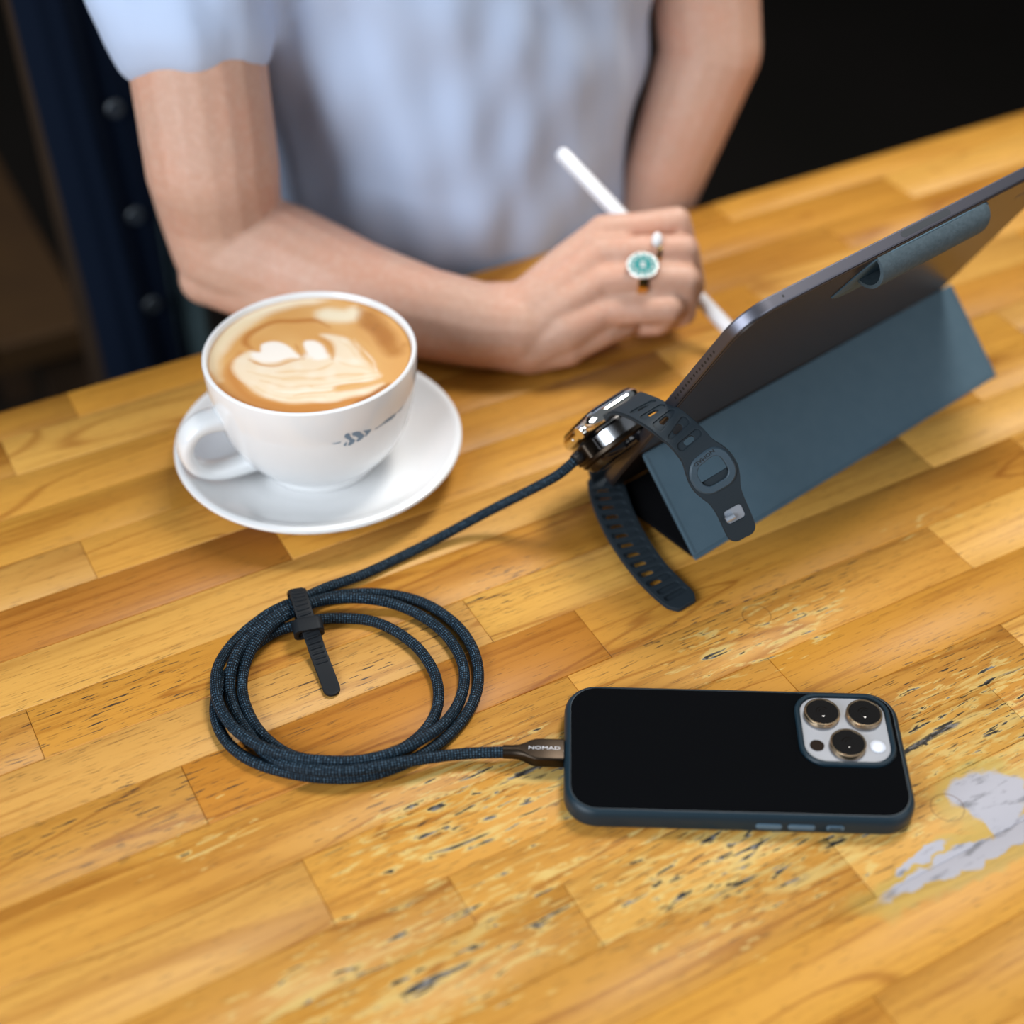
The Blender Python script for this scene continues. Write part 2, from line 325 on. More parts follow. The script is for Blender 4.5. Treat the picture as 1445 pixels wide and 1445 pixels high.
ART = {'leaf':[(-38.035,-11.226),(-37.948,-4.1224),(-34.868,0.9099),(-30.95,3.0818),(-26.367,0.1879),(-20.619,-5.5511),(-13.769,-6.9759),(-7.4862,-3.4065),(-3.5275,-1.2529),(0.7409,-1.9718),(5.7718,-1.9718),(9.764,0.1879),(11.837,-4.1224),(11.761,5.992),(9.5316,11.862),(3.858,17.799),(9.8407,17.799),(17.906,13.34),(23.591,5.992),(27.627,-2.6897),(32.425,-11.226),(37.877,-18.232),(34.044,-22.389),(24.294,-23.767),(14.818,-27.879),(16.814,-31.957),(28.815,-29.242),(39.975,-25.142),(34.72,-31.957),(23.712,-36.673),(13.491,-40.014),(-0.1625,-40.68),(-13.31,-38.68),(-23.882,-31.957),(-31.508,-23.767),(-35.562,-18.232)],'heart1':[(-26.687,5.992),(-26.73,9.653),(-23.611,11.862),(-18.477,11.567),(-12.994,8.1855),(-8.04,1.6328),(-5.0513,-2.6897),(-10.754,-4.1224),(-15.522,-6.264),(-21.366,-6.264),(-27.489,-4.1224),(-30.988,0.1879),(-29.917,1.6328),(-26.223,2.3568)],'heart2':[(-4.7593,10.388),(-4.2206,13.34),(0.03451,13.34),(4.6465,9.653),(7.8105,3.0818),(9.1929,-2.6897),(5.98,-4.1224),(0.814,-2.6897),(-2.301,3.0818)]}
ARTL = {'ring':[(-28.234,1.6328),(-35.309,10.388),(-34.603,17.799),(-28.721,25.317),(-19.881,30.645),(-7.8822,31.717),(1.7494,30.645),(8.2953,25.317)],'gap1':[(-30.836,-4.1224),(-23.602,-8.3967),(-15.186,-9.1056),(-7.2505,-5.5511),(-2.4623,-3.4065)],'gap2':[(-9.0024,10.388),(-6.6714,4.5348),(-3.4515,-1.9718),(-0.7877,-3.4065)],'gap3':[(1.4419,16.309),(6.9822,11.862),(10.627,4.5348),(12.32,-4.8373)],'outl':[(-36.649,1.6328),(-39.433,-8.3967),(-37.841,-19.622),(-32.208,-30.602),(-23.011,-38.68),(-12.753,-43.333),(1.8684,-44.654),(17.645,-41.344),(33.287,-34.657),(43.253,-25.142)],'stripe1':[(17.658,16.309),(25.055,8.9187),(29.196,-1.2529),(34.918,-11.226)],'stripe2':[(21.925,16.309),(30.351,5.992),(35.362,-5.5511),(37.784,-16.839)],'stripe3':[(-12.135,-21.007),(4.2536,-20.315),(20.432,-16.839),(34.479,-16.839)],'stripe4':[(-23.478,-22.389),(-6.4309,-27.879),(12.995,-25.828),(36.274,-18.927)],'stripe5':[(-4.0514,-34.657),(10.302,-31.957),(24.625,-27.879),(38.975,-22.389)],'stripe6':[(-16.177,-14.741),(-1.2723,-14.741),(8.3294,-11.226),(12.931,-6.9759)],'s7':[(-30.874,-22.389),(-17.204,-33.309),(-3.8299,-36.673),(10.623,-35.33)],'s8':[(-20.796,-17.536),(-7.0433,-22.389),(7.6412,-21.284),(19.817,-19.344),(34.362,-15.162)],'s9':[(13.51,-4.1224),(19.725,-8.3967),(28.271,-11.226),(36.131,-16.839)],'s10':[(13.225,13.34),(20.634,5.992),(25.643,-4.1224),(31.645,-11.931)],'s11':[(-30.347,-14.04),(-19.798,-18.927),(-9.0001,-19.622),(0.6005,-16.839)],'w1':[(21.31,13.34),(27.081,4.5348),(32.438,-5.5511),(35.112,-14.04)],'w2':[(5.0106,-27.879),(19.429,-24.455),(33.947,-21.007)],'w3':[(-14.277,-30.602),(0.5353,-31.957),(13.371,-29.922)],'foamL':[(-50.664,-11.226),(-52.858,3.0818),(-49.766,16.309),(-40.963,32.944),(-29.517,45.381),(-17.164,52.506),(-1.5825,55.703),(11.773,54.902)],'foamL2':[(-44.022,-22.389),(-49.432,-8.3967),(-49.924,5.992),(-42.929,22.297),(-31.15,37.574)],'foamT':[(0.04924,39.126),(10.79,36.026),(17.747,36.026),(18.86,43.81)],'dark':[(22.364,43.81),(30.139,32.944),(38.045,17.799),(44.043,3.0818),(48.783,8.9187)],'dark2':[(25.052,31.41),(33.568,20.794),(40.309,8.9187)],'edge':[(25.707,-41.344),(34.91,-34.657),(43.253,-25.142)],'rimbrown':[(-50.63,-16.839),(-41.589,-33.309),(-28.13,-42.671),(-12.123,-48.596),(7.0839,-48.596),(24.204,-42.671)]}
LOGO = [[(-1.1748,58.604),(-1.1702,60.348),(-1.1414,60.982),(-1.1203,60.139),(-1.1174,58.517),(-1.0999,56.579),(-1.078,55.04),(-1.0669,54.262),(-1.0863,52.602),(-1.1167,51.673),(-1.146,52.151),(-1.1341,53.869),(-1.1226,54.955),(-1.1436,56.695)],[(-1.1856,53.008),(-1.1776,54.188),(-1.1576,55.029),(-1.1506,54.565),(-1.1643,52.351),(-1.1788,52.354)],[(-1.0985,60.197),(-1.0616,60.305),(-1.0241,59.608),(-0.9936,57.182),(-0.9698,55.521),(-0.9857,54.11),(-1.0171,53.073),(-1.052,52.758),(-1.0555,53.996),(-1.0362,55.111),(-1.0624,57.037),(-1.0955,58.312)],[(-0.9897,59.162),(-0.9463,58.524),(-0.8929,57.777),(-0.9132,56.043),(-0.9537,54.308),(-0.9658,54.372),(-0.9579,55.721),(-0.954,56.403)],[(-0.8629,56.63),(-0.8193,56.833),(-0.7651,57.395),(-0.699,58.475),(-0.5686,58.072),(-0.5772,56.377),(-0.6439,56.025),(-0.7261,56.346),(-0.7921,56.478),(-0.8454,56.103)],[(-0.5564,57.964),(-0.4926,57.697),(-0.4061,57.81),(-0.4768,56.839),(-0.5453,57.2)],[(-1.3029,56.208),(-1.251,55.955),(-1.2084,56.319),(-1.2125,55.489),(-1.2586,55.274)]]

# ------------------------------------------------------------------ wood of the table top
def wood_mat():
    m = bpy.data.materials.new('varnished_wood'); m.use_nodes = True; g = G(m); nt = m.node_tree; b = nt.nodes['Principled BSDF']
    tc = N(nt, 'ShaderNodeTexCoord'); oi = N(nt, 'ShaderNodeObjectInfo')
    p = g.vm('MULTIPLY', tc.outputs['Object'], (1, 1, 0)); rnd = oi.outputs['Random']
    cx = N(nt, 'ShaderNodeCombineXYZ'); g.L(g.m('MULTIPLY', rnd, 37.), cx.inputs[0]); g.L(g.m('MULTIPLY', rnd, 53.), cx.inputs[1])
    q = g.vm('ADD', p, cx.outputs[0])
    fine = g.noise(g.vm('MULTIPLY', q, (9, 260, 1)), 1, 5, .65)
    cath = g.noise(g.vm('MULTIPLY', q, (3.2, 38, 1)), 1, 3, .5, 1.2)
    broad = g.noise(g.vm('MULTIPLY', q, (6, 22, 1)), 1, 2)
    col = oi.outputs['Color']
    dark = g.mix(1, col, (.60, .47, .34), 'MULTIPLY'); light = g.mix(1, col, (1.10, 1.14, 1.28), 'MULTIPLY')
    c = g.mix(g.mapr(cath, .52, .74, 0, .6), col, dark)
    c = g.mix(g.mapr(fine, .47, .72, 0, .75), c, dark)
    c = g.mix(g.mapr(broad, .5, .8, 0, .7), c, light)
    line = g.m('ABSOLUTE', g.m('SUBTRACT', g.noise(g.vm('MULTIPLY', q, (2.2, 17, 1)), 1, 2, .5, .6), .5))
    c = g.mix(g.mapr(line, .012, .0, 0, .55), c, g.mix(1, col, (.45, .27, .12), 'MULTIPLY'))
    # pores: short thin dashes along the grain
    pore = g.noise(g.vm('MULTIPLY', q, (95, 1500, 1)), 1, 1)
    c = g.mix(g.mapr(pore, .63, .73, 0, .6), c, (.10, .045, .012))
    # worn zones where the varnish has gone: pale bare wood with grey weathered pits
    B = [((190, 358), (120, 48), 1.0), ((280, 280), (150, 62), 1.0), ((400, 290), (100, 60), .95), ((345, 380), (85, 38), .85), ((70, 395), (50, 24), .7), ((130, 300), (160, 60), .9), ((470, 405), (60, 16), .6)]
    wear = None
    for cc, r, k in B:
        x = g.m('MULTIPLY', g.blob(p, cc, r, .25, 1.05), k); wear = x if wear is None else g.m('MAXIMUM', wear, x)
    LZ = [((40, 488), (110, 30)), ((175, 457), (85, 27)), ((250, 470), (60, 25)), ((350, 395), (110, 25)), ((200, 362), (130, 46)), ((290, 285), (150, 60)), ((400, 300), (100, 55)), ((60, 425), (110, 34))]
    lz = None
    for cc, r in LZ:
        x = g.blob(p, cc, r, .3, 1.1); lz = x if lz is None else g.m('MAXIMUM', lz, x)
    dash = g.noise(g.vm('MULTIPLY', p, (75, 950, 1)), 1, 2, .5, .3)
    c = g.mix(g.m('MULTIPLY', g.mapr(dash, .60, .67), lz), c, (.045, .032, .022))
    pit = g.noise(g.vm('MULTIPLY', g.vm('ADD', p, (4.3, 2.1, 0)), (62, 330, 1)), 1, 3, .55, .4)
    big = g.noise(g.vm('MULTIPLY', g.vm('ADD', p, (1.3, 7.1, 0)), (17, 130, 1)), 1, 3, .55, .4)
    v = g.m('ADD', g.m('MAXIMUM', pit, g.m('SUBTRACT', big, .04)), g.m('MULTIPLY', g.m('SUBTRACT', wear, 1), .25))
    c = g.mix(g.mapr(v, .48, .58, 0, .85), c, (.62, .43, .14))
    pitcol = g.mix(g.mapr(g.noise(g.vm('MULTIPLY', p, (160, 420, 1)), 1, 3), .45, .62), (.030, .026, .022), (.20, .185, .17))
    c = g.mix(g.mapr(v, .585, .63), c, pitcol)
    # pale grey stain by the phone
    wob = g.vm('MULTIPLY', g.vm('SUBTRACT', g.noise(p, 55, 3, out='Color'), (.5, .5, .5)), (.030, .022, 0))
    pw = g.vm('ADD', p, wob); st = None
    for cc, r in (((376, 254), (19, 13)), ((372, 243), (11, 12)), ((366, 233), (75, 5.5)), ((330, 241), (18, 3)), ((425, 230), (50, 4))):
        x = g.blob(pw, cc, r, .75, 1.0); st = x if st is None else g.m('MAXIMUM', st, x)
    hal = None
    for cc, r in (((376, 252), (30, 22)), ((366, 233), (95, 14))):
        x = g.blob(pw, cc, r, .7, 1.0); hal = x if hal is None else g.m('MAXIMUM', hal, x)
    c = g.mix(g.m('MULTIPLY', hal, .55), c, (.42, .33, .09))
    scol = g.mix(g.mapr(g.noise(g.vm('MULTIPLY', p, (70, 210, 1)), 1, 4), .52, .72), (.40, .385, .42), (.20, .195, .21))
    c = g.mix(st, c, scol)
    # round dents left by glasses
    for cc, r in (((356, 257), 7.2), ((352, 392), 7.0)):
        d = g.vm('DISTANCE', p, (cc[0]/1000, cc[1]/1000, 0)); e = g.m('ABSOLUTE', g.m('SUBTRACT', d, r/1000))
        c = g.mix(g.mapr(e, .00055, .0001, 0, .45), c, (.13, .06, .02))
    g.L(c, b.inputs['Base Color'])
    bare = g.m('MAXIMUM', st, g.mapr(v, .53, .63))
    rg = g.m('ADD', g.mapr(bare, 0, 1, .44, .62), g.m('MULTIPLY', g.m('SUBTRACT', fine, .5), .05)); g.L(rg, b.inputs['Roughness'])
    b.inputs['Specular IOR Level'].default_value = .22
    bp = N(nt, 'ShaderNodeBump'); bp.inputs['Strength'].default_value = .35; bp.inputs['Distance'].default_value = .0004
    hgt = g.m('SUBTRACT', g.m('MULTIPLY', fine, .5), g.m('MULTIPLY', g.mapr(v, .60, .65), 1.2)); g.L(hgt, bp.inputs['Height']); nt.links.new(bp.outputs[0], b.inputs['Normal'])
    return m
M_wood = wood_mat()
M_darkwood = mat('dark_stained_wood', (.035, .018, .008), .5, noise=(9, .2, (.02, .011, .006)))

ANG = radians(28.7); TS = Vector((cos(ANG), sin(ANG), 0)); TT = Vector((-sin(ANG), cos(ANG), 0))
M_tab = Matrix.Rotation(ANG, 3, 'Z')
table = thing('cafe_table', 'honey coloured butcher block table of worn varnished planks', 'table', (0, 0, -H0), M_tab)
def st2w(s, t, z=0): return TS*s+TT*t+Vector((0, 0, z))
rows = [735, 709, 674.5, 641, 606, 573.7, 539.5, 505, 471.5, 438.6, 402.5, 366.5, 330, 303.5, 270, 236, 202, 168, 134, 100, 66, 34]
known = {0: [105, 560], 1: [60, 420, 690], 2: [-120, 330, 610], 3: [190, 520], 4: [75, 430, 720], 5: [167, 500], 6: [-60, 345, 640], 7: [20, 380, 570], 8: [-150, 230, 505], 9: [72, 275, 560], 10: [-90, 250, 469], 11: [100, 340, 600], 12: [-200, 150, 453], 13: [-40, 190, 420], 14: [60, 300, 560]}
LIGHT, MID, ORA, BRN = (.60, .312, .068), (.555, .266, .044), (.51, .230, .033), (.43, .172, .024)
tint = {(0, 0): MID, (0, 1): ORA, (0, 2): MID, (1, 0): MID, (1, 1): LIGHT, (1, 2): ORA, (1, 3): LIGHT, (2, 1): MID, (2, 2): ORA, (2, 3): ORA, (3, 0): MID, (3, 1): ORA, (3, 2): LIGHT, (4, 0): LIGHT, (4, 1): MID, (4, 2): LIGHT, (4, 3): ORA, (5, 0): BRN, (5, 1): MID, (5, 2): ORA, (6, 1): LIGHT, (6, 2): MID, (7, 0): MID, (7, 1): ORA, (7, 2): MID, (8, 1): LIGHT, (8, 2): LIGHT, (8, 3): LIGHT, (9, 0): MID, (9, 1): BRN, (9, 2): ORA, (9, 3): MID, (10, 1): MID, (10, 2): MID, (10, 3): LIGHT, (11, 1): MID, (11, 2): ORA, (11, 3): MID, (12, 1): MID, (12, 2): MID, (12, 3): LIGHT, (13, 1): MID, (13, 2): LIGHT, (13, 3): ORA}
S0, S1 = -520, 1050
for i in range(len(rows)-1):
    t1, t0 = rows[i], rows[i+1]
    bt = known.get(i) or sorted([S0+random.uniform(220, 420)+k*random.uniform(330, 420) for k in range(3)])
    bt = [b_ for b_ in bt if S0+60 < b_ < S1-60]
    while bt[0]-S0 > 480: bt.insert(0, bt[0]-random.uniform(300, 420))
    off0 = len([b_ for b_ in bt if b_ not in known.get(i, [])])
    while S1-bt[-1] > 480: bt.append(bt[-1]+random.uniform(300, 420))
    ed = [S0]+bt+[S1]
    for j in range(len(ed)-1):
        kk = (i, j-off0)
        base = tint.get(kk) or random.choice([LIGHT, MID, MID, ORA]); f = random.uniform(.93, 1.06)
        mb = MB(); dz = random.uniform(-.12, .0); gp = .10
        box(mb, ed[j]+gp, ed[j+1]-gp, t0+gp, t1-gp, H0-34, H0+dz, .35)
        o = mb.build('plank', M_wood, table, smooth=0); o.color = (base[0]*f, base[1]*f, base[2]*f*random.uniform(.9, 1.1), 1)
for s, t in ((S0+90, 110), (S1-90, 110), (S0+90, 660), (S1-90, 660)):
    box(MB(), 0, 1, 0, 1, 0, 1); mb = MB(); box(mb, s-30, s+30, t-30, t+30, 0, H0-34.2, 3); mb.build('leg', M_darkwood, table)
for (a0, a1, b0, b1) in ((S0+121, S1-121, 100, 122), (S0+121, S1-121, 648, 670)):
    mb = MB(); box(mb, a0, a1, b0, b1, H0-110, H0-34.2, 2); mb.build('apron', M_darkwood, table)

# ------------------------------------------------------------------ cup, saucer, coffee
CX, CY = -104.83, 629.95
M_china = mat('white_glazed_china', (.80, .80, .80), .14, spec=.5, coat=.3)
sau = thing('saucer', 'round white china saucer under the coffee cup', 'saucer', (CX, CY, 0))
mb = MB(); lathe(mb, [(.01, 3), (42, 3), (43.5, .4), (45, 0), (47, .2), (48.6, 3.2), (58, 7.2), (68, 12), (75, 15.6), (77.2, 17.2), (77.8, 18.6), (77.4, 20), (76, 20.7), (74.4, 20.5), (72.6, 19), (69, 16.8), (63, 13), (55, 9.6), (46, 7.4), (38.5, 6.6), (37.5, 6.0), (.01, 6)], 96); mb.build('saucer_plate', M_china, sau)
cup = thing('coffee_cup', 'white china cappuccino cup with a blue grey feather mark on its side', 'cup', (CX, CY, 6.1))
PROF = [(33, 11), (38.5, 16), (45, 25), (50, 37), (53, 50), (54.8, 63), (55.5, 75)]
mb = MB(); lathe(mb, [(.01, 8), (28, 8), (29.5, 6.1), (31.5, 6.1), (32.4, 8)] + PROF + [(55.3, 76.2), (54.5, 76.9), (53.4, 76.7), (52.7, 75.6), (52.2, 66), (50.2, 52), (46.5, 38), (40, 26), (30, 18.5), (15, 16), (.01, 15.5)], 96)
mb.xf(lambda v: (v[0], v[1], v[2]-6.1)).build('cup_body', M_china, cup)
ha = radians(-152); hd = Vector((cos(ha), sin(ha), 0))
hp = [Vector((CX, CY, 0))+hd*r_+Vector((0, 0, z-7.5)) for r_, z in ((48, 57), (55, 58.5), (62, 58.5), (68, 55.5), (72, 49.5), (72.6, 41.5), (69.5, 33.5), (63, 28), (55, 25.5), (47, 25.3), (40, 25.8), (33, 27))]
mb = MB(); P = spline(hp, 1.5); sd = Vector((0, 0, 1)).cross(hd); loops = []
for i, p_ in enumerate(P):
    t_ = (P[min(i+1, len(P)-1)]-P[max(i-1, 0)]).normalized(); n_ = t_.cross(sd).normalized(); u = i/(len(P)-1)
    wd_ = 6.6+2.2*abs(2*u-1)**2; th = 3.9+1.2*abs(2*u-1)**3
    loops.append([tuple(p_+sd*wd_*math.copysign(abs(cos(a))**.75, cos(a))+n_*th*math.copysign(abs(sin(a))**.75, sin(a))) for a in [2*pi*k/20 for k in range(20)]])
loft(mb, loops); mb.build('handle', M_china, cup, world=True)
M_logo = mat('blue_grey_print', (.17, .25, .34), .3)
pz = [z for r_, z in PROF]; pr_ = [r_ for r_, z in PROF]
mb = MB()
for L in LOGO:
    bm = bmesh.new(); vs = [bm.verts.new((a*50, z, 0)) for a, z in L]; f = bm.faces.new(vs); bmesh.ops.triangulate(bm, faces=[f])
    bmesh.ops.subdivide_edges(bm, edges=bm.edges[:], cuts=2, use_grid_fill=True)
    bm.verts.index_update()
    mb.add([(v.co.x, v.co.y, 0) for v in bm.verts], [[v.index for v in f.verts] for f in bm.faces]); bm.free()
def on_cup(v):
    a, z = v[0]/50, v[1]; r_ = float(np.interp(z, pz, pr_))+.12
    return (r_*cos(a), r_*sin(a), z-6.1)
mb.xf(on_cup).build('printed_feather', M_logo, cup)['label'] = 'small blue grey printed feather'

def latte():
    R = 52.4; nr, na = 130, 320
    rr = R*np.sqrt(np.linspace(0, 1, nr+1)[1:]); aa = np.linspace(0, 2*pi, na, endpoint=False)
    X = (rr[:, None]*np.cos(aa)).ravel(); Y = (rr[:, None]*np.sin(aa)).ravel(); X = np.append(X, 0); Y = np.append(Y, 0)
    lin = lambda *c: np.array(srgb(*c))
    C = np.tile(lin(222, 164, 92), (len(X), 1)); rad = np.hypot(X, Y)
    rs = np.random.RandomState(3)
    def nz(s, n=7):
        o = np.zeros(len(X))
        for _ in range(n):
            a, ph = rs.uniform(0, 6.3, 2); k = s*rs.uniform(.6, 1.6); o += np.sin((X*cos(a)+Y*sin(a))*k+ph)
        return o/n**.5
    w1, w2 = nz(.16), nz(.45)
    Xw = X+.5*nz(.22); Yw = Y+.5*nz(.22)
    def seg(P, w0, w1=None, soft=.8):
        P = np.array([p[:] for p in spline([(x, y, 0) for x, y in P], 1.5)])[:, :2]; best = np.full(len(X), 1e9); n = len(P)
        for i in range(n-1):
            a, d = P[i], P[i+1]-P[i]; t = np.clip(((Xw-a[0])*d[0]+(Yw-a[1])*d[1])/(d@d+1e-9), 0, 1)
            u = (i+t)/(n-1); ww = w0 if w1 is None else w0+(w1-w0)*u; taper = np.clip(np.minimum(u, 1-u)*6, .25, 1)
            best = np.minimum(best, np.hypot(Xw-a[0]-t*d[0], Yw-a[1]-t*d[1])-ww*taper)
        return np.clip(.5-best/soft, 0, 1)
    def poly(P, soft=.8):
        P = np.array([p[:] for p in spline([(x, y, 0) for x, y in list(P)+[P[0]]], 1.2)])[:, :2]; ins = np.zeros(len(X), bool); best = np.full(len(X), 1e9)
        for i in range(len(P)-1):
            a, b_ = P[i], P[i+1]; d = b_-a; t = np.clip(((Xw-a[0])*d[0]+(Yw-a[1])*d[1])/(d@d+1e-9), 0, 1)
            best = np.minimum(best, np.hypot(Xw-a[0]-t*d[0], Yw-a[1]-t*d[1]))
            c_ = ((a[1] > Yw) != (b_[1] > Yw)); xi = a[0]+(Yw-a[1])*d[0]/(d[1] if abs(d[1]) > 1e-9 else 1e-9); ins ^= c_ & (Xw < xi)
        return np.clip(.5+np.where(ins, best, -best)/soft, 0, 1)
    def put(m_, col, k=1): 
        nonlocal C
        m_ = np.clip(m_*k, 0, 1)[:, None]; C = C*(1-m_)+lin(*col)*m_
    put(np.clip(w1*.5+.2, 0, 1), (234, 184, 116), .8)
    for k_, w_, s_, c_, a_ in (('rimbrown', 4, 5, (200, 132, 60), .9), ('foamL', 8, 7, (250, 234, 204), .95), ('foamL2', 4, 6, (242, 218, 176), .8), ('foamT', 5.5, 6, (248, 232, 200), .95), ('dark', 5, 6, (186, 122, 46), .9), ('dark2', 4, 5, (178, 112, 40), .7), ('outl', 3, 4.5, (204, 134, 58), .9), ('ring', 1.7, 2.6, (190, 118, 44), .85)):
        put(seg(ARTL[k_], w_, soft=s_), c_, a_)
    sp = np.clip(nz(1.3)-1.0, 0, 1); put(sp*seg(ARTL['foamL'], 5, soft=5), (250, 240, 222), 1); put(sp*seg(ARTL['dark'], 4, soft=5), (120, 72, 22), .8)
    put(poly(ART['leaf'], 3.6), (246, 224, 192), .97)
    for k_ in ('stripe3', 'stripe4', 'stripe5', 'stripe6'): put(seg(ARTL[k_], .75, soft=2.2), (232, 186, 122), .75)
    for k_ in ('s7', 's8', 's9', 's10', 's11'): put(seg(ARTL[k_], .5, soft=2.0), (234, 196, 140), .6)
    for k_ in ('w1', 'w2', 'w3'): put(seg(ARTL[k_], .6, soft=1.8), (255, 244, 226), .8)
    for k_ in ('stripe1', 'stripe2'): put(seg(ARTL[k_], .8, soft=1.8), (226, 172, 100), .85)
    put(poly(ART['leaf'], 3)*np.clip(w2*.4, 0, 1), (250, 238, 218), .8)
    put(poly(ART['heart1'], 2), (254, 244, 232)); put(poly(ART['heart2'], 2), (254, 244, 232))
    for k_ in ('gap1', 'gap2', 'gap3'): put(seg(ARTL[k_], 1.0, .5, soft=1.5), (212, 148, 78), .9)
    put(seg(ARTL['edge'], 1.0, soft=2.2), (140, 70, 22), .7)
    put(np.clip((rad-51)/1.2, 0, 1), (196, 132, 66), .6)
    C = C*.87
    Z = 73.4+np.clip(rad-50, 0, 3)**2*.12
    v = [(x, y, z-68) for x, y, z in zip(X, Y, Z)]; fs = []
    for j in range(nr-1):
        for i in range(na): a = j*na+i; b_ = j*na+(i+1) % na; fs.append((a, b_, b_+na, a+na))
    cen = len(X)-1
    for i in range(na): fs.append((cen, (i+1) % na, i))
    n0 = len(v); lowr = [(49.5*cos(a), 49.5*sin(a), -8) for a in aa]; v += lowr
    for i in range(na): a = (nr-1)*na+i; b_ = (nr-1)*na+(i+1) % na; fs.append((a, b_, n0+(i+1) % na, n0+i))
    fs.append(tuple(range(n0, n0+na)))
    m = bpy.data.materials.new('coffee_foam'); m.use_nodes = True; nt = m.node_tree; b = nt.nodes['Principled BSDF']
    at = N(nt, 'ShaderNodeVertexColor', layer_name='foam'); nt.links.new(at.outputs[0], b.inputs['Base Color']); b.inputs['Roughness'].default_value = .32
    b.inputs['Specular IOR Level'].default_value = .35
    cf = thing('latte', 'coffee with white heart and leaf foam art filling the cup', 'coffee', (CX, CY, 68))
    mbx = MB(); mbx.add(v, fs); o = mbx.build('foam', m, cf)
    ca = o.data.color_attributes.new('foam', 'FLOAT_COLOR', 'POINT'); col = np.ones((len(v), 4)); col[:len(C), :3] = C; col[len(C):, :3] = lin(190, 120, 50); ca.data.foreach_set('color', col.ravel())
latte()

# ------------------------------------------------------------------ phone in its case
M_rub = mat('navy_rubber', (.0050, .0185, .030), .45, spec=.35)
M_lea = mat('black_leather', (.0018, .0021, .0028), .85, spec=.04, bump=(1800, .25))
M_tit = mat('pale_titanium', (.20, .215, .25), .35, .0, coat=.3)
M_gold = mat('gold_ring_metal', (.62, .46, .30), .25, 1)
M_lens = mat('dark_lens_glass', (.004, .0025, .0015), .04, spec=.8)
M_glass = mat('black_glass', (.003, .003, .004), .06, spec=.6)
yaw = -.0339
ph = thing('phone', 'smartphone lying face down in a black leather case with navy rubber edge', 'phone', (98.34, 419.14, 0), Matrix.Rotation(yaw, 3, 'Z'))
L_, Wd_ = 150.6, 73.4
mb = MB(); slab(mb, L_-3, Wd_-3, 13, [(1.2, 1.0), (0, 2), (0, 8), (1, 9.4)]); mb.build('phone_body', mat('titanium_frame', (.35, .34, .33), .3, 1), ph)
cs = None
mb = MB(); slab(mb, L_, Wd_, 14.5, [(3.2, .0), (1.4, .5), (.4, 1.8), (0, 3.6), (0, 7.2), (.35, 9.0), (1.2, 10.5), (2.3, 11.3), (2.9, 11.35), (3.4, 11.2)], n=12, caps=(True, True))
cs = mb.build('case', M_rub, ph, smooth=60)
CXL, CYL, CW, CH = 49.4, 12.4, 40.6, 39.6
bm = shape2d([rrect(L_-5.8, Wd_-5.8, 12, 10), rrect(CW+2.2, CH+2.2, 11.5, 10, CXL, CYL)], 10.8, 11.62, .22); bm_to_mb(bm).build('leather_back', M_lea, cs)['label'] = 'black leather back'
def ring_slab(w, h, r, prof, cx, cy):
    """closed ring: profile of (inset, z) going round"""
    m_ = MB(); loops = [[(x, y, z) for x, y in rrect(w-2*i, h-2*i, r-i, 10, cx, cy)] for i, z in prof]; loops.append(loops[0]); loft(m_, loops, (False, False)); return m_
ring_slab(CW+2, CH+2, 11.4, [(0, 10.5), (0, 12.4), (.5, 13.1), (1.3, 13.35), (2.0, 13.0), (2.3, 12.2), (2.3, 10.5)], CXL, CYL).build('camera_guard', M_rub, cs)
mb = MB(); slab(mb, CW-2.4, CH-2.4, 9.4, [(0, 9), (0, 11.75), (.35, 12.1)], CXL, CYL); cp = mb.build('camera_plate', M_tit, ph)
cp['label'] = 'pale grey camera plate'
for (x, y) in ((40.1, 20.5), (58.9, 20.5), (49.4, 3.0)):
    mb = MB(); disc(mb, 8.1, [(0, 11.9), (0, 14.2), (.25, 14.6), (.7, 14.75), (1.0, 14.6), (1.0, 14.2)], x, y, 40, (True, False)); le = mb.build('lens', M_gold, cp)
    mb = MB(); disc(mb, 7.2, [(0, 14.1), (.0, 14.45), (.4, 14.55)], x, y, 40); disc(mb, 2.9, [(0, 14.56), (.3, 14.62)], x, y, 24); disc(mb, 1.5, [(0, 14.63), (.2, 14.68)], x, y, 20); mb.build('lens_glass', M_lens, le)
mb = MB(); disc(mb, 3.5, [(0, 12.05), (0, 12.4), (.4, 12.6), (1.4, 12.7)], 62.6, 3.0, 28); mb.build('flash', mat('white_flash_lens', (.60, .63, .70), .2), cp)
mb = MB(); disc(mb, 3.2, [(0, 12.05), (0, 12.2)], 36.0, 2.8, 28); mb.build('depth_sensor', mat('brown_black_glass', (.012, .006, .003), .5, spec=.05), cp)
for a0, a1, nm in ((6.2, 17.4, 'volume_button'), (19.8, 31.4, 'volume_button'), (36.0, 43.6, 'action_button')):
    mb = MB(); slab(mb, a1-a0, 2.9, 1.4, [(0, -.3), (0, .35), (.3, .6)], 0, 0, 5)
    mb.xf(lambda v, m_=(a0+a1)/2: (m_+v[0], -Wd_/2-v[2], 5.9+v[1])); bt_ = mb.build(nm, mat('blue_grey_rubber', (.075, .135, .19), .5) if a0 < 7 else bpy.data.materials['blue_grey_rubber'], cs)
    if nm == 'action_button':
        mb = MB()
        for k in range(5): box(mb, a0+1.3+k*1.1, a0+1.8+k*1.1, -Wd_/2-.85, -Wd_/2-.5, 4.9, 6.9)
        mb.build('button_ridge', M_rub, cs)

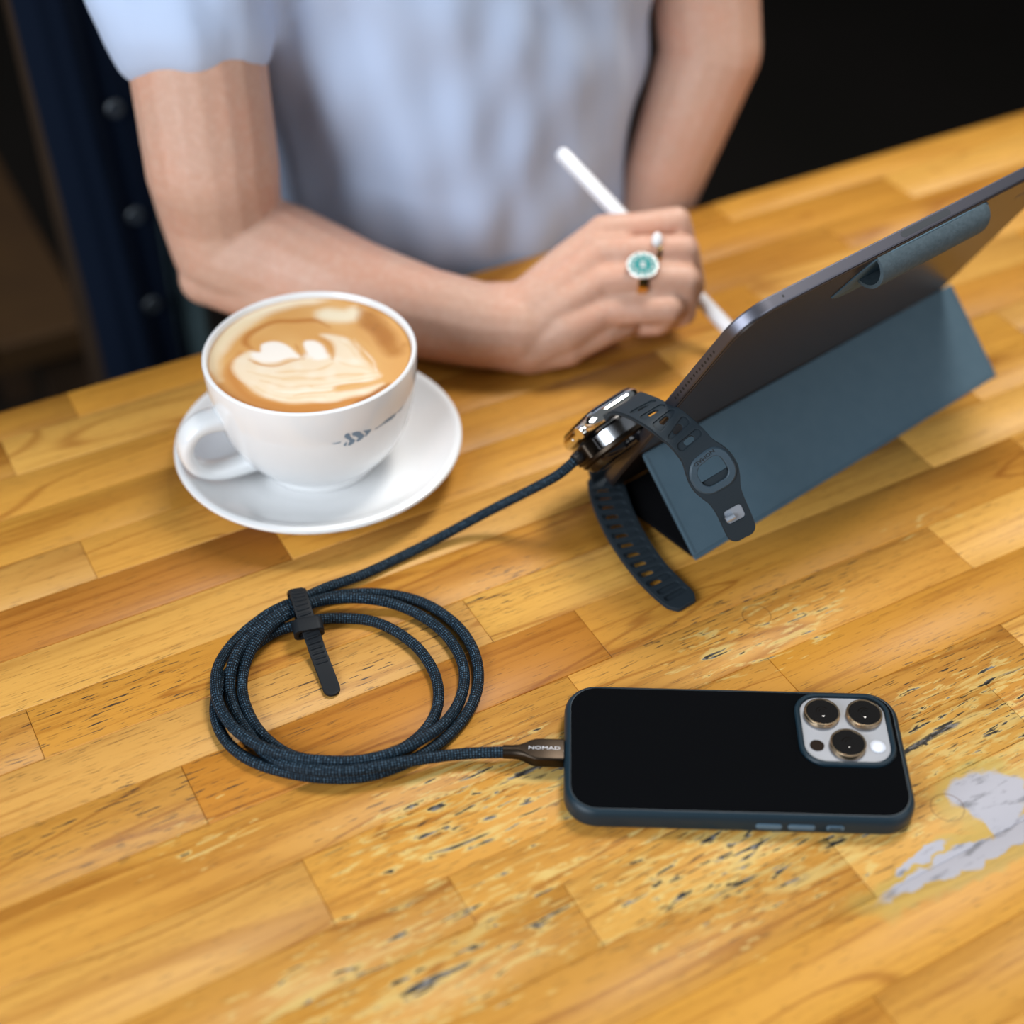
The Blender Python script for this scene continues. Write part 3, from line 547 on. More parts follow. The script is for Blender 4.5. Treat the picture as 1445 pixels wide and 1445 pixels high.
# ------------------------------------------------------------------ braided cable, plug and watch charger
def braid_mat():
    m = bpy.data.materials.new('braided_nylon'); m.use_nodes = True; g = G(m); nt = m.node_tree; b = nt.nodes['Principled BSDF']
    tc = N(nt, 'ShaderNodeTexCoord'); sp = N(nt, 'ShaderNodeSeparateXYZ'); nt.links.new(tc.outputs['UV'], sp.inputs[0]); u, v = sp.outputs[0], sp.outputs[1]
    row = g.m('MULTIPLY', v, 15.); fv = g.m('FRACT', row); par = g.m('MODULO', g.m('FLOOR', row), 2.)
    fu = g.m('FRACT', g.m('ADD', g.m('DIVIDE', u, 1.42), g.m('MULTIPLY', par, .0)))
    a = g.m('MULTIPLY', g.mapr(g.m('ABSOLUTE', g.m('SUBTRACT', fv, .5)), .37, .22), g.mapr(g.m('ABSOLUTE', g.m('SUBTRACT', fu, .5)), .35, .2))
    tone = g.noise(g.vm('MULTIPLY', tc.outputs['UV'], (.65, 16, 1)), 1, 1)
    c = g.mix(a, (.002, .004, .007), g.mix(g.mapr(tone, .4, .65), (.007, .026, .045), (.062, .118, .172)))
    g.L(c, b.inputs['Base Color']); b.inputs['Roughness'].default_value = .6; b.inputs['Specular IOR Level'].default_value = .15
    bp = N(nt, 'ShaderNodeBump'); bp.inputs['Strength'].default_value = .6; bp.inputs['Distance'].default_value = .0003; g.L(a, bp.inputs['Height']); nt.links.new(bp.outputs[0], b.inputs['Normal'])
    return m
M_braid = braid_mat()
M_gun = mat('gunmetal', (.040, .030, .022), .38, 1)
M_gunhi = mat('polished_gunmetal_edge', (.42, .36, .32), .18, 1)
M_blk = mat('black_plastic', (.006, .006, .007), .45)
cab = thing('charging_cable', 'coiled blue black braided charging cable with gunmetal plug and watch charger', 'cable', (-90, 480, 0))
mb = MB(); tube(mb, smooth_path(spline(CABLE, 1.6), 10), 2.65, 14); mb.build('braided_cord', M_braid, cab, world=True, uv=True, smooth=0)
# plug (along the phone axis, ends in the phone's port)
fx = (Vector((cos(yaw), sin(yaw), 0)), Vector((-sin(yaw), cos(yaw), 0)), Vector((0, 0, 1)))
pm = frame_map(Vector((98.34, 419.14, 6.3))+fx[0]*1.6+fx[1]*-.6, *fx)
mb = MB(); loops = []
for x, hw, hh in ((-104.2, 2.6, 2.6), (-103.9, 3.05, 3.05), (-100, 3.1, 3.1), (-97, 3.15, 3.1), (-94.5, 3.9, 3.1), (-92, 5.0, 3.1), (-90, 5.8, 3.1), (-88.5, 6.05, 3.1), (-87, 6.1, 3.1), (-77.5, 6.1, 3.1), (-76.9, 5.9, 2.9)):
    loops.append([(x, y, z) for y, z in rrect(2*hw, 2*hh, min(hh*.98, 1.1+max(0, (-92-x))*.3), 6)])
loft(mb, loops); plug = mb.xf(pm).build('plug', M_gun, cab, world=True, smooth=40); plug['label'] = 'gunmetal plug'
text_mb('NOMAD', 2.6, .05, 1.45, -85.7, .2, 3.1).xf(pm).build('lettering', mat('silver_print', (.55, .56, .60), .4), plug, world=True)
mb = MB(); slab(mb, 4, 8.2, 1.2, [(0, -1.2), (0, 1.2)], -75.4, 0); mb.xf(pm).build('plug_tip', mat('steel', (.5, .5, .52), .25, 1), plug, world=True)
WC, WX, WY, WZ = (Vector(v) for v in WATCH); wm = frame_map(WC, WX, WY, WZ)
mb = MB(); slab(mb, 45, 42, 20.9, [(1.5, -13.2), (0, -13.8), (0, -15.6), (1.6, -16.8)], 0, 0, 14); ch = mb.xf(wm).build('charger_plate', M_gun, cab, world=True)
mb = MB(); slab(mb, 41, 38, 18.9, [(0, -16.7), (.4, -18.5), (2.4, -20.6), (6, -21.3)], 0, 0, 14); mb.xf(wm).build('charger_underside', M_glass, ch, world=True)['label'] = 'glossy black underside'
mb = MB(); disc(mb, 15.6, [(0, -5.9), (0, -13.4)], -.5, 0, 56); mb.xf(wm).build('charging_puck', mat('brushed_silver', (.62, .62, .64), .24, 1), ch, world=True)['label'] = 'silver charging puck'
mb = MB(); slab(mb, 8.4, 17, 2.6, [(.6, -5.6), (0, -6.4), (0, -13.9)], 19.2, 0, 6); mb.xf(wm).build('cord_block', M_gun, ch, world=True)
mb = MB(); tube(mb, [wm((23.0, 0, -9.6)), wm((25.0, 0, -9.6)), wm((27.6, 0, -9.7))], 3.15, 16); mb.build('cord_collar', M_blk, ch, world=True)

# ------------------------------------------------------------------ silicone cable tie
M_sil = mat('black_silicone', (.0040, .0062, .0090), .6, spec=.25)
tie = thing('cable_tie', 'black ribbed silicone strap buckled round the cable coil', 'cable tie', (-88, 495, 0))
tf, tl = bender(TIE, [(0, (.95, .32, 0)), (.35, (.98, .22, 0)), (.6, (.96, .25, 0)), (1, (.92, .36, 0))], .8)
def stadium(x0, x1, w, n=8, w1=None):
    w1 = w1 or w; P = [(x0, -w/2), ] + [(x1-w1/2+w1/2*cos(a), w1/2*sin(a)) for a in [-pi/2+pi*k/(2*n) for k in range(2*n+1)]] + [(x0, w/2)]
    return P
bm = shape2d([stadium(0, tl, 8.6, 8, 8.0)], -.75, .75, .3); slice_x(bm, np.arange(1, tl, 1.2)); bm_to_mb(bm).xf(tf).build('strap', M_sil, tie, world=True, smooth=40)
for k in range(30):
    s = tl*.30+k*2.9
    if s > tl-19: break
    mb = MB(); slab(mb, 1.5, 6.4, .7, [(0, .6), (.1, 1.0), (.45, 1.25)], s, 0, 3); mb.xf(tf).build('rib', M_sil, tie, world=True)
kc, kl, kr = (Vector(v) for v in KEEPER); kx = (kr-kl); kx.z = 0; kx.normalize(); ky = Vector((0, 0, 1)).cross(kx)
km = frame_map(kc+Vector((0, 0, 1.0)), kx, ky, Vector((0, 0, 1)))
m_ = MB(); loops = []
for z_, y_ in ((0, 0),): pass
prof = [(0, -3.4), (0, 3.0), (.5, 3.6), (1.9, 3.6), (2.3, 3.0), (2.3, -3.0), (1.9, -3.5), (.5, -3.7)]
loops = [[(x, y, z) for x, z in rrect(14.6-2*i, 9.6-2*i, 3.0-i*.7, 6)] for i, y in prof]; loops.append(loops[0]); loft(m_, loops, (False, False))
tilt = Matrix.Rotation(radians(18), 3, 'X'); m_.xf(lambda v: km(tilt @ Vector(v))); kp = m_.build('keeper_loop', M_sil, tie, world=True, smooth=50)
text_mb('NOMAD', 2.3, .12, 1.25, 0, 0, 0).xf(lambda v: km(tilt @ Vector((v[0], -3.7-v[2]*.6, v[1]+1.4)))).build('lettering', M_sil, kp, world=True)

# ------------------------------------------------------------------ smartwatch on the charger
M_chrome = mat('polished_steel', (.78, .75, .70), .07, 1)
M_strap = mat('dark_rubber_strap', (.018, .026, .033), .6, spec=.22)
M_hard = mat('pale_grey_metal', (.42, .46, .52), .38, .6)
wt = thing('smartwatch', 'polished steel smartwatch with ribbed dark rubber strap clipped on its charger', 'watch', WC, mat3(WX, WY, WZ))
mb = MB(); slab(mb, 38.4, 45, 12, [(6.5, -4.9), (3.2, -4.3), (1.0, -3.0), (.1, -1.2), (0, .2), (.15, 1.6), (.9, 3.0), (1.7, 3.7), (2.0, 3.8)], n=14); wc = mb.build('watch_case', M_chrome, wt, smooth=60)
mb = MB(); slab(mb, 34.6, 41.2, 10.6, [(0, 3.6), (.1, 4.3), (.8, 5.0), (2.4, 5.4)], n=14); mb.build('watch_screen', M_glass, wt)
mb = MB(); disc(mb, 15.2, [(0, -4.6), (.3, -5.4), (3, -5.85)], n=48); mb.build('sensor_back', M_glass, wt)
mb = MB(); tube(mb, [(18.6, 8.6, -.3), (20.0, 8.6, -.3), (20.02, 8.6, -.3), (21.0, 8.6, -.3), (21.3, 8.6, -.3)], lambda u: 3.5 if u < .95 else 3.1, 24, caps=True); mb.build('crown', M_chrome, wt)
mb = MB(); slab(mb, 11, 1.9, .95, [(0, -.2), (0, .3), (.25, .5)], 0, 0, 5); mb.xf(lambda v: (19.1+v[2], -8+v[0], -.3+v[1])).build('side_button', M_chrome, wt)

def stad_w(s, w, ls, lw, n=6):
    """slot across the strap: length lw across, width ls along"""
    P = []; r = ls/2
    for i in range(n+1): a = pi*i/n; P.append((s+r*cos(a), w+lw/2-r+r*sin(a)))
    for i in range(n+1): a = pi+pi*i/n; P.append((s+r*cos(a), w-lw/2+r+r*sin(a)))
    return P
def outline(prof, tip=None):
    """prof: (s, half width) -> closed outline"""
    pts = [p for p in spline([(s, w, 0) for s, w in prof], 1.2)]; up = [(p.x, p.y) for p in pts]
    return up + [(x, -y) for x, y in reversed(up)]
def plate(outl, holes, h0, h1, f, step=1.5, bev=.25):
    bm = shape2d([outl]+holes, h0, h1, bev); xs = [p[0] for p in outl]; slice_x(bm, np.arange(min(xs)+.7, max(xs), step)); return bm_to_mb(bm).xf(f)
# upper strap: buckle half, lies over the stand
PB, PD, PV, PN = (Vector(v) for v in PRISM)
UP = [Vector(p) for p in STRAP_UP]; wp = Vector((.865, .5*sin(PITCH), .5*cos(PITCH)))
uf, ul = bender(UP, [(0, -WX), (.2, -WX), (.5, (-WX*.5+wp*.5)), (.68, wp), (1, wp)], .8)
def s_at(path, p, f, L):
    best = min(range(0, int(L*2)), key=lambda i: (Vector(f((i/2, 0, 0)))-p).length); return best/2
sw = s_at(UP, Vector(BUCKLE[0]), uf, ul); st_ = s_at(UP, UP[10]*.85+UP[11]*.15, uf, ul)
prof = [(0, 11.4), (4, 11.2), (10, 10.6), (18, 9.9), (sw-16, 9.3), (sw-11, 9.5), (sw-6, 11.2), (sw-1, 12.3), (sw+5, 12.3), (sw+10, 10.8), (sw+15, 8.7), (sw+20, 7.9), (ul-2, 7.6), (ul+1.5, 7.2), (ul+3.4, 5.6), (ul+4.2, 3.4), (ul+4.4, 0.01)]
win = rrect(12, 14.4, 4.4, 5, sw+1, 0)
gs = [s_at(UP, Vector(h_), uf, ul) for h_ in SLOTS]; gs = [gs[0]+(gs[-1]-gs[0])*k/4 for k in range(5)]
holes = [stad_w(g_, 0, 3.0, 6.2) for g_ in gs]; grooves = [stad_w(g_, 0, 4.1, 14.6) for g_ in gs]
pocket = rrect(7.4, 9.8, 1.8, 4, st_, 0)
us = plate(outline(prof), holes+[win], -1.3, .25, uf).build('buckle_strap', M_strap, wt, world=True, smooth=40)
us['label'] = 'upper strap half with an oval buckle window'
pr2 = [(s_, w_-.25) for s_, w_ in prof[:-1]]+[(prof[-1][0]-.3, .01)]
plate(outline(pr2), grooves+[win, pocket], .2, 1.15, uf, bev=.35).build('ribbed_face', M_strap, us, world=True, smooth=40)
mb = MB(); ring = [[(x, y, z) for x, y in rrect(12+2*i, 14.4+2*i, 4.4+i, 8, sw+1, 0)] for i, z in ((0, 1.0), (0, 1.9), (.4, 2.2), (3.2, 2.2), (4.0, 1.6), (4.2, 1.0))]; ring.append(ring[0]); loft(mb, ring, (False, False)); mb.xf(uf).build('buckle_collar', mat('blue_grey_rubber_collar', (.045, .070, .092), .5, spec=.3), us, world=True)
text_mb('NOMAD', 2.3, .1, 1.4, sw-6.9, 0, 2.25, -pi/2).xf(uf).build('lettering', M_blk, us, world=True)
mb = MB(); box(mb, sw+3.4, sw+7.4, -6.9, 6.9, -1.0, .5, .4); mb.xf(uf).build('crossbar', M_strap, us, world=True)
mb = MB(); slab(mb, 7.2, 9.6, 1.7, [(0, .26), (0, .5), (.2, .62)], st_, 0, 5); mb.xf(uf).build('pin_plate', M_hard, us, world=True)
mb = MB(); tube(mb, [(st_, 5.2, 2.5), (st_, 4.9, 2.5), (st_, 1.2, 2.5), (st_, .7, 2.5)], lambda u: 1.55, 14); box(mb, st_-.9, st_+.9, 1.6, 3.4, .5, 2.3); mb.xf(lambda v: uf((v[0], -v[1]*1.0, v[2]))).build('pin', M_hard, us, world=True, smooth=60)
# lower strap: tail half with ten holes, lies on the table
LO = [Vector(p) for p in STRAP_LO]; lf, ll = bender(LO, [(0, WX), (.12, WX), (.35, (-.86, -.5, 0)), (1, (-.88, -.47, 0))], .8)
prof = [(0, 9), (6, 8.4), (12, 8.2), (24, 8.6), (40, 10), (ll-30, 9.6), (ll-8, 9.2), (ll-3, 8.6), (ll, 6.8), (ll+1.4, 5.6), (ll+1.6, 0.01)]
s_end = ll-20; sp_ = 7.1; hs = [s_end-sp_*k for k in range(11)]
holes = [stad_w(h_, 2.2, 3.5, 6.6) for h_ in hs]; gro = [stad_w(h_, .3, 4.0, 14.8) for h_ in hs]+[stad_w(s_end+sp_*k, 0, 3.3, 13.5) for k in (1, 1.75)]
lsb = plate(outline(prof), holes, -.25, .75, lf).build('tail_strap', M_strap, wt, world=True, smooth=40)
lsb['label'] = 'lower strap half with a row of slots'
pr2 = [(s_, w_-.25) for s_, w_ in prof[:-1]]+[(prof[-1][0]-.3, .01)]
plate(outline(pr2), gro, -1.5, -.2, lf, bev=.35).build('ribbed_face', M_strap, lsb, world=True, smooth=40)

# ------------------------------------------------------------------ tablet, its folio stand, stylus
BL, TD, TW, TB = (Vector(v) for v in TABLET)
M_space = mat('space_grey_aluminium', (.15, .15, .18), .42, 1)
tb = thing('tablet', 'dark grey tablet leaning back on its folded stand cover', 'tablet', BL, mat3(TD, TW, TB))
TL_, TH_ = 247.3, 178.3
mb = MB(); slab(mb, TL_, TH_, 18, [(1.1, -6.2), (.3, -6.0), (0, -5.4), (0, -.9), (.3, -.25), (1.2, -.02)], TL_/2, TH_/2, 14); bd = mb.build('tablet_body', M_space, tb, smooth=16)
mb = MB(); slab(mb, TL_-2.6, TH_-2.6, 16.8, [(0, -6.15), (0, -6.35), (.4, -6.45)], TL_/2, TH_/2, 14); mb.build('screen', M_glass, tb)
mb = MB(); slab(mb, 36, 3.3, 1.6, [(0, -.1), (0, .05)], 0, 0, 6); mb.xf(lambda v: (TL_/2+v[0], TH_+v[2], -3.1+v[1])).build('charging_pad', mat('dark_grey_plastic', (.03, .035, .042), .5), tb)
mb = MB(); disc(mb, .7, [(0, -.1), (0, .04)], n=12); mb.xf(lambda v: (25+v[0], TH_+v[2], -3.1+v[1])).build('microphone_hole', M_blk, tb)
for k in range(15):
    mb = MB(); disc(mb, .75, [(0, -.1), (0, .04)], n=10); mb.xf(lambda v: (-v[2], 104+k*3.1+v[1], -3.1+v[0])).build('speaker_hole', M_blk, tb)
M_leath = mat('slate_blue_leather', (.060, .108, .145), .68, spec=.3, bump=(1500, .22), noise=(130, .28, (.070, .120, .158)))
M_fleece = mat('black_microfibre', (.004, .004, .005), .9, spec=.1)
fo = thing('tablet_stand_cover', 'slate blue leather folio folded into a triangular stand under the tablet', 'stand', PB)
vh = PV.normalized(); nh = Vector((0, 0, 1)).cross(PD).normalized(); vl = PV.length
pf = frame_map(PB, PD, vh, PN)
mb = MB(); slab(mb, 251, vl-2.6, 1.6, [(.4, -.9), (0, -.6), (0, -.3), (.4, 0)], 125.5, 2.6+(vl-2.6)/2, 5); fp = mb.xf(pf).build('front_panel', M_leath, fo, world=True)
mb = MB(); slab(mb, 250, vl-4, 1.4, [(0, -2.4), (0, -.92)], 125.5, 3+(vl-4)/2, 5); mb.xf(pf).build('panel_lining', M_fleece, fp, world=True)
mb = MB(); 
for (x0, x1, y0, y1) in ((2.0, 2.35, 4, vl-2), (248.6, 248.95, 4, vl-2)): box(mb, x0, x1, y0, y1, -.06, .04)
mb.xf(pf).build('edge_seam', mat('dark_seam', (.02, .036, .05), .7), fp, world=True)
bf = frame_map(PB, PD, nh, Vector((0, 0, 1)))
mb = MB(); slab(mb, 250, 63.5, 1.6, [(.3, 0), (0, .3), (0, 1.9), (.3, 2.2)], 125.5, 35.2, 5); mb.xf(bf).build('base_panel', M_fleece, fo, world=True)
mb = MB(); tube(mb, [pf((.6, 1.6, -1.3)), pf((60, 1.6, -1.3)), pf((180, 1.6, -1.3)), pf((250.4, 1.6, -1.3))], 1.25, 12); mb.build('fold_crease', M_leath, fo, world=True)
tf_ = frame_map(BL, TD, TW, TB)
mb = MB(); slab(mb, TL_-1.4, TH_-1.4, 17.4, [(0, .0), (0, .45), (.4, .75)], TL_/2, TH_/2, 14); bs = mb.xf(tf_).build('back_shell', mat('smoky_back_shell', (.036, .026, .021), .30, spec=.2), fo, world=True)
bs['label'] = 'smoky dark back shell'
# stylus sleeve: padded half tube with one open end
mb = MB(); loops = []; n_ = 20; X0, X1, YC = 86, 163, 167.5
def arch(x, r, rz, yc, k=1.0): return [(x, yc+r*cos(pi*i/n_), .7+max(.02, rz*sin(pi*i/n_))) for i in range(n_+1)]
outer = [arch(X0-10, 9.0, 1.2, YC-6), arch(X0-5, 9.2, 5.0, YC-2.5), arch(X0, 9.0, 8.6, YC)]
outer = [arch(X0, 9.6, 9.9, YC)]+[arch(X0+t_, 9.6, 10, YC) for t_ in (1, 10, 30, 50, X1-X0)]+[arch(X1+8.5*sin(a), 9.6*cos(a)**.6, 10*cos(a)**.8, YC) for a in (.3, .6, .85, 1.1, 1.3, 1.5)]
inner = [arch(X0, 8, 8, YC)]+[arch(X0+t_, 8, 8, YC) for t_ in (1, 10, 30, 50, X1-X0)]+[arch(X1+5*sin(a), 8*cos(a), 8*cos(a), YC) for a in (.5, 1., 1.5)]
seq = list(reversed(inner))+outer
loft(mb, seq, (False, False), close=False); sl = mb.xf(tf_).build('stylus_sleeve', mat('grey_blue_felt', (.055, .080, .095), .85, spec=.2, bump=(900, .5), noise=(420, .25, (.080, .110, .130))), fo, world=True, smooth=50)
sl['label'] = 'grey blue felt stylus sleeve with an open end'
mb = MB(); P = [(72, 152), (78, 148.5), (86, 147), (110, 146.5), (150, 148), (166, 151.5), (172, 157), (173.5, 166), (172.5, 172), (168, 176.3), (160, 177), (92, 177), (86, 176.5), (80, 170)]
bm = shape2d([[(p.x, p.y) for p in spline([(x, y, 0) for x, y in P+[P[0]]], 1.5)][:-1]], .72, 1.6, .25); bm_to_mb(bm).xf(tf_).build('sleeve_flange', bpy.data.materials['slate_blue_leather'], sl, world=True)
mb = MB(); box(mb, 210, 236, 156, 158.4, .74, .86); mb.xf(tf_).build('printed_mark', mat('grey_print', (.08, .075, .075), .5), fo, world=True)

p1, p2 = (Vector(v) for v in STYLUS); e = (p1-p2).normalized(); Lt = min(14., (p1.z-2.2)/max(-e.z, 1e-3)); tip = p1+e*Lt
sty = thing('stylus', 'slim white stylus held in the ringed hand', 'stylus', tip)
M_white = mat('glossy_white_plastic', (.82, .81, .83), .25)
mb = MB(); P = [tip-e*x for x in (9, 11, 40, 90, 150, 163, 165.2, 166)]
tube(mb, P, lambda u: (4.45, 4.45, 4.45, 4.45, 4.45, 4.4, 3.6, 1.6)[int(round(u*7))], 28); mb.build('barrel', M_white, sty, world=True, smooth=50)
mb = MB(); P = [tip-e*x for x in (9, 6, 3, 1, 0)]; tube(mb, P, lambda u: (4.4, 3.2, 2.0, 1.2, .5)[int(round(u*4))], 24); mb.build('tip', M_white, sty, world=True)

# ------------------------------------------------------------------ the person
def skin_mat():
    m = mat('skin', (.60, .36, .26), .5, spec=.35, sss=.12); g = G(m); nt = m.node_tree; b = nt.nodes['Principled BSDF']
    tc = N(nt, 'ShaderNodeTexCoord'); n1 = g.noise(tc.outputs['Object'], 26, 3); n2 = g.noise(tc.outputs['Object'], 240, 3)
    c = g.mix(g.mapr(n1, .35, .7), (.57, .34, .245), (.61, .32, .22)); c = g.mix(g.mapr(n2, .4, .7, 0, .5), c, (.64, .40, .30)); g.L(c, b.inputs['Base Color'])
    bp = N(nt, 'ShaderNodeBump'); bp.inputs['Strength'].default_value = .12; bp.inputs['Distance'].default_value = .0006; g.L(g.noise(tc.outputs['Object'], 520, 3), bp.inputs['Height']); nt.links.new(bp.outputs[0], b.inputs['Normal'])
    return m
M_skin = skin_mat()
SCN, TCN = 415, 840
B_ = lambda s, t, z: st2w(s, t, z)
per = thing('person', 'person in a pale blue shirt writing with a stylus, forearm on the table', 'person', B_(SCN, TCN+20, -300))
mb = MB()
for J in (P_forearm, P_elbow, P_upper, P_wrist1, P_wrist2, P_m1, P_m2, P_m3, P_m4, P_hyp, P_palm, P_index, P_middle, P_ringf, P_pinky, P_thumb): chain(mb, J)
ua = Vector(P_upper[-1][:3]); rs = B_(SCN-168, TCN+12, 318); chain(mb, [(*ua, 39), (*(ua*.5+rs*.5), 40), (*rs, 46)])
lsd = B_(SCN+165, TCN+12, 322); el = Vector((134, 957, 92)); w0 = Vector((108, 938, 12)); w1_ = Vector((97, 930, -34)); h1 = Vector((88, 922, -84)); h2 = Vector((78, 915, -118))
chain(mb, [(*lsd, 46), (*(lsd*.5+el*.5), 39), (*el, 35), (*w0, 29), (*w1_, 24), (*h1, 25), (*h2, 18)])
RNG = ((-270, 150, 100), (-150, 140, 96), (-20, 112, 82), (90, 126, 86), (190, 145, 92), (270, 150, 84), (325, 120, 66), (352, 62, 50), (372, 50, 48))
loft(mb, [[tuple(B_(SCN+a*cos(q), TCN+bq*sin(q), z)) for q in [2*pi*k/36 for k in range(36)]] for z, a, bq in RNG])
def HB(s, t, z):
    A = .5; dt = t-TCN; dz = z-385
    if dz < 0: return B_(s, t, z)
    return B_(s, TCN+dt*cos(A)-dz*sin(A), 385+dz*cos(A)+dt*sin(A))
nk = HB(SCN, TCN, 350); hc = HB(SCN, TCN-18, 470); chain(mb, [(*nk, 50), (*HB(SCN, TCN-4, 410), 49)])
loft(mb, [[tuple(HB(SCN+a*cos(q), TCN-14+dy+bq*sin(q), z)) for q in [2*pi*k/28 for k in range(28)]] for z, a, bq, dy in ((382, 22, 22, -42), (388, 40, 50, -26), (410, 54, 72, -12), (440, 64, 86, -4), (480, 70, 92, 0), (520, 68, 90, 4), (555, 52, 70, 6), (575, 24, 34, 8))])
chain(mb, [(*HB(SCN, TCN-100, 478), 7), (*HB(SCN, TCN-116, 450), 10)])        # nose
for k in (-1, 1):
    chain(mb, [(*HB(SCN+k*11, TCN-104, 444), 6), (*HB(SCN+k*5, TCN-108, 446), 7)])
    chain(mb, [(*HB(SCN+k*70, TCN-6, 482), 9), (*HB(SCN+k*69, TCN-8, 452), 7)])  # ears
    chain(mb, [(*HB(SCN+k*14, TCN-100, 422), 5), (*HB(SCN, TCN-103, 424), 6.5)])  # lips
body = skin_remesh(mb, 1.6, 5, 'body').build('body', M_skin, per, world=True, smooth=0)
M_eye = mat('eye', (.7, .68, .66), .1); M_iris = mat('brown_iris', (.03, .015, .008), .1)
for k in (-1, 1):
    mb = MB(); sphere(mb, HB(SCN+k*31, TCN-84, 480), 12, 16, 10); ey_ = mb.build('eye', M_eye, per, world=True, smooth=0)
    mb = MB(); sphere(mb, HB(SCN+k*31, TCN-93, 480), 5, 12, 8); mb.build('iris', M_iris, ey_, world=True, smooth=0)
mb = MB(); hcn = HB(SCN, TCN+4, 500)
chain(mb, [(*HB(SCN, TCN+4, 508), 84), (*HB(SCN, TCN+44, 440), 66), (*HB(SCN, TCN+66, 340), 50), (*HB(SCN, TCN+74, 260), 36)])
for k in (-1, 1): chain(mb, [(*HB(SCN+k*40, TCN-50, 560), 26), (*HB(SCN+k*78, TCN-8, 500), 18), (*HB(SCN+k*76, TCN+20, 400), 20)])
def strands(co, no):
    a = np.arctan2(co[:, 1]-hcn.y, co[:, 0]-hcn.x); return no*(1.6*np.sin(a*46)+.9*np.sin(a*91+co[:, 2]*.02))[:, None]
skin_remesh(mb, 4, 4, 'hair', strands).build('hair', mat('brown_hair', (.05, .026, .014), .5), per, world=True, smooth=0)
# shirt
mb = MB(); loft(mb, [[tuple(B_(SCN+a*cos(q), TCN+bq*sin(q), z)) for q in [2*pi*k/40 for k in range(40)]] for z, a, bq in ((-265, 165, 116), (-150, 154, 110), (-20, 127, 98), (60, 133, 100), (110, 143, 103), (190, 161, 106), (270, 166, 96), (325, 134, 78), (346, 78, 62))])
m1 = ua*.35+rs*.65; chain(mb, [(*rs, 54), (*(rs*.6+m1*.4), 52), (*(ua*.62+rs*.38), 53)]); m2_ = lsd*.6+el*.4; chain(mb, [(*lsd, 54), (*(lsd*.75+el*.25), 52), (*(lsd*.42+el*.58), 52)])
def folds(co, no):
    x, y, z = co.T; d = 2.0*np.sin(x*.045+z*.060+1.3*np.sin(z*.022+y*.01))+.9*np.sin(x*.09-z*.075+.8*np.sin(x*.05))+1.2*np.sin(x*.16+z*.02+y*.05)
    d += 3.2*np.sin((x-y*.4)*.034+z*.011)
    return no*d[:, None]
M_shirt = mat('pale_blue_cotton', (.50, .60, .80), .85, spec=.2, bump=(900, .3), sheen=.2)
skin_remesh(mb, 4, 6, 'shirt', folds).build('shirt', M_shirt, per, world=True, smooth=0)['label'] = 'pale blue short sleeved shirt'
mb = MB()
for k in (-1, 1):
    chain(mb, [(*B_(SCN+k*72, TCN+40, -210), 98), (*B_(SCN+k*86, TCN-120, -216), 82), (*B_(SCN+k*92, TCN-340, -225), 60), (*B_(SCN+k*92, TCN-345, -240), 58), (*B_(SCN+k*94, TCN-330, -460), 55), (*B_(SCN+k*96, TCN-320, -655), 48)])
skin_remesh(mb, 6, 4, 'jeans').build('jeans', mat('navy_denim', (.012, .018, .035), .8), per, world=True, smooth=0)
for k in (-1, 1):
    mb = MB(); chain(mb, [(*B_(SCN+k*96, TCN-310, -712), 36), (*B_(SCN+k*97, TCN-400, -716), 32), (*B_(SCN+k*100, TCN-480, -720), 28)])
    skin_remesh(mb, 5, 3, 'shoe').build('shoe', mat('white_canvas', (.6, .6, .58), .7) if k < 0 else bpy.data.materials['white_canvas'], per, world=True, smooth=0)

# rings on the fingers
M_ygold = mat('yellow_gold', (.80, .52, .18), .2, 1); M_silver = mat('bright_silver', (.55, .55, .55), .35, 1); M_teal = mat('teal_enamel', (.010, .235, .225), .6, spec=.2)
Ur = Vector((0, sin(PITCH), cos(PITCH))); Fr = Vector((0, -cos(PITCH), sin(PITCH)))    # across and out of the back of the hand
def band(mb, c, axis, r, wdt, thk, n=40):
    ax = axis.normalized(); u_ = (Fr-ax*Fr.dot(ax)).normalized(); v_ = ax.cross(u_); loops = []
    for k in range(n):
        a = 2*pi*k/n; rd = u_*cos(a)+v_*sin(a); loops.append([tuple(c+rd*(r+dr)+ax*da) for dr, da in ((0, -wdt/2), (thk*.8, -wdt/2*.9), (thk, 0), (thk*.8, wdt/2*.9), (0, wdt/2))])
    loops.append(loops[0]); loft(mb, loops, (False, False)); return u_, v_, ax
rj = [Vector(p[:3]) for p in P_ringf]; mj = [Vector(p[:3]) for p in P_middle]
cR = rj[1]; axR = rj[2]-rj[1]
rg = thing('finger_ring', 'large round teal enamel ring with a beaded silver rim', 'ring', cR)
mb = MB(); u_, v_, ax = band(mb, cR, axR, 9.4, 6.0, 1.2); mb.build('ring_band', M_ygold, rg, world=True)
nz_ = (Fr*.88+Ur*.47).normalized(); ex_ = (ax-nz_*ax.dot(nz_)).normalized(); ey_ = nz_.cross(ex_); fm = frame_map(cR+nz_*9.3, ex_, ey_, nz_)
mb = MB(); disc(mb, 9.3, [(1.6, .2), (.2, 1.0), (0, 1.8), (.5, 2.2), (1.2, 2.2), (1.6, 1.9)], n=48); bz = mb.xf(fm).build('bezel', M_silver, rg, world=True)
mb = MB()
for k in range(40): a = 2*pi*k/40; sphere(mb, (8.75*cos(a), 8.75*sin(a), 2.1), .55, 8, 6)
mb.xf(fm).build('beaded_rim', M_silver, bz, world=True)
mb = MB(); disc(mb, 8.0, [(0, 1.7), (0, 2.3), (.4, 2.45)], n=48); mb.xf(fm).build('stone', M_teal, rg, world=True)
M_petal = mat('pale_enamel', (.60, .55, .54), .4)
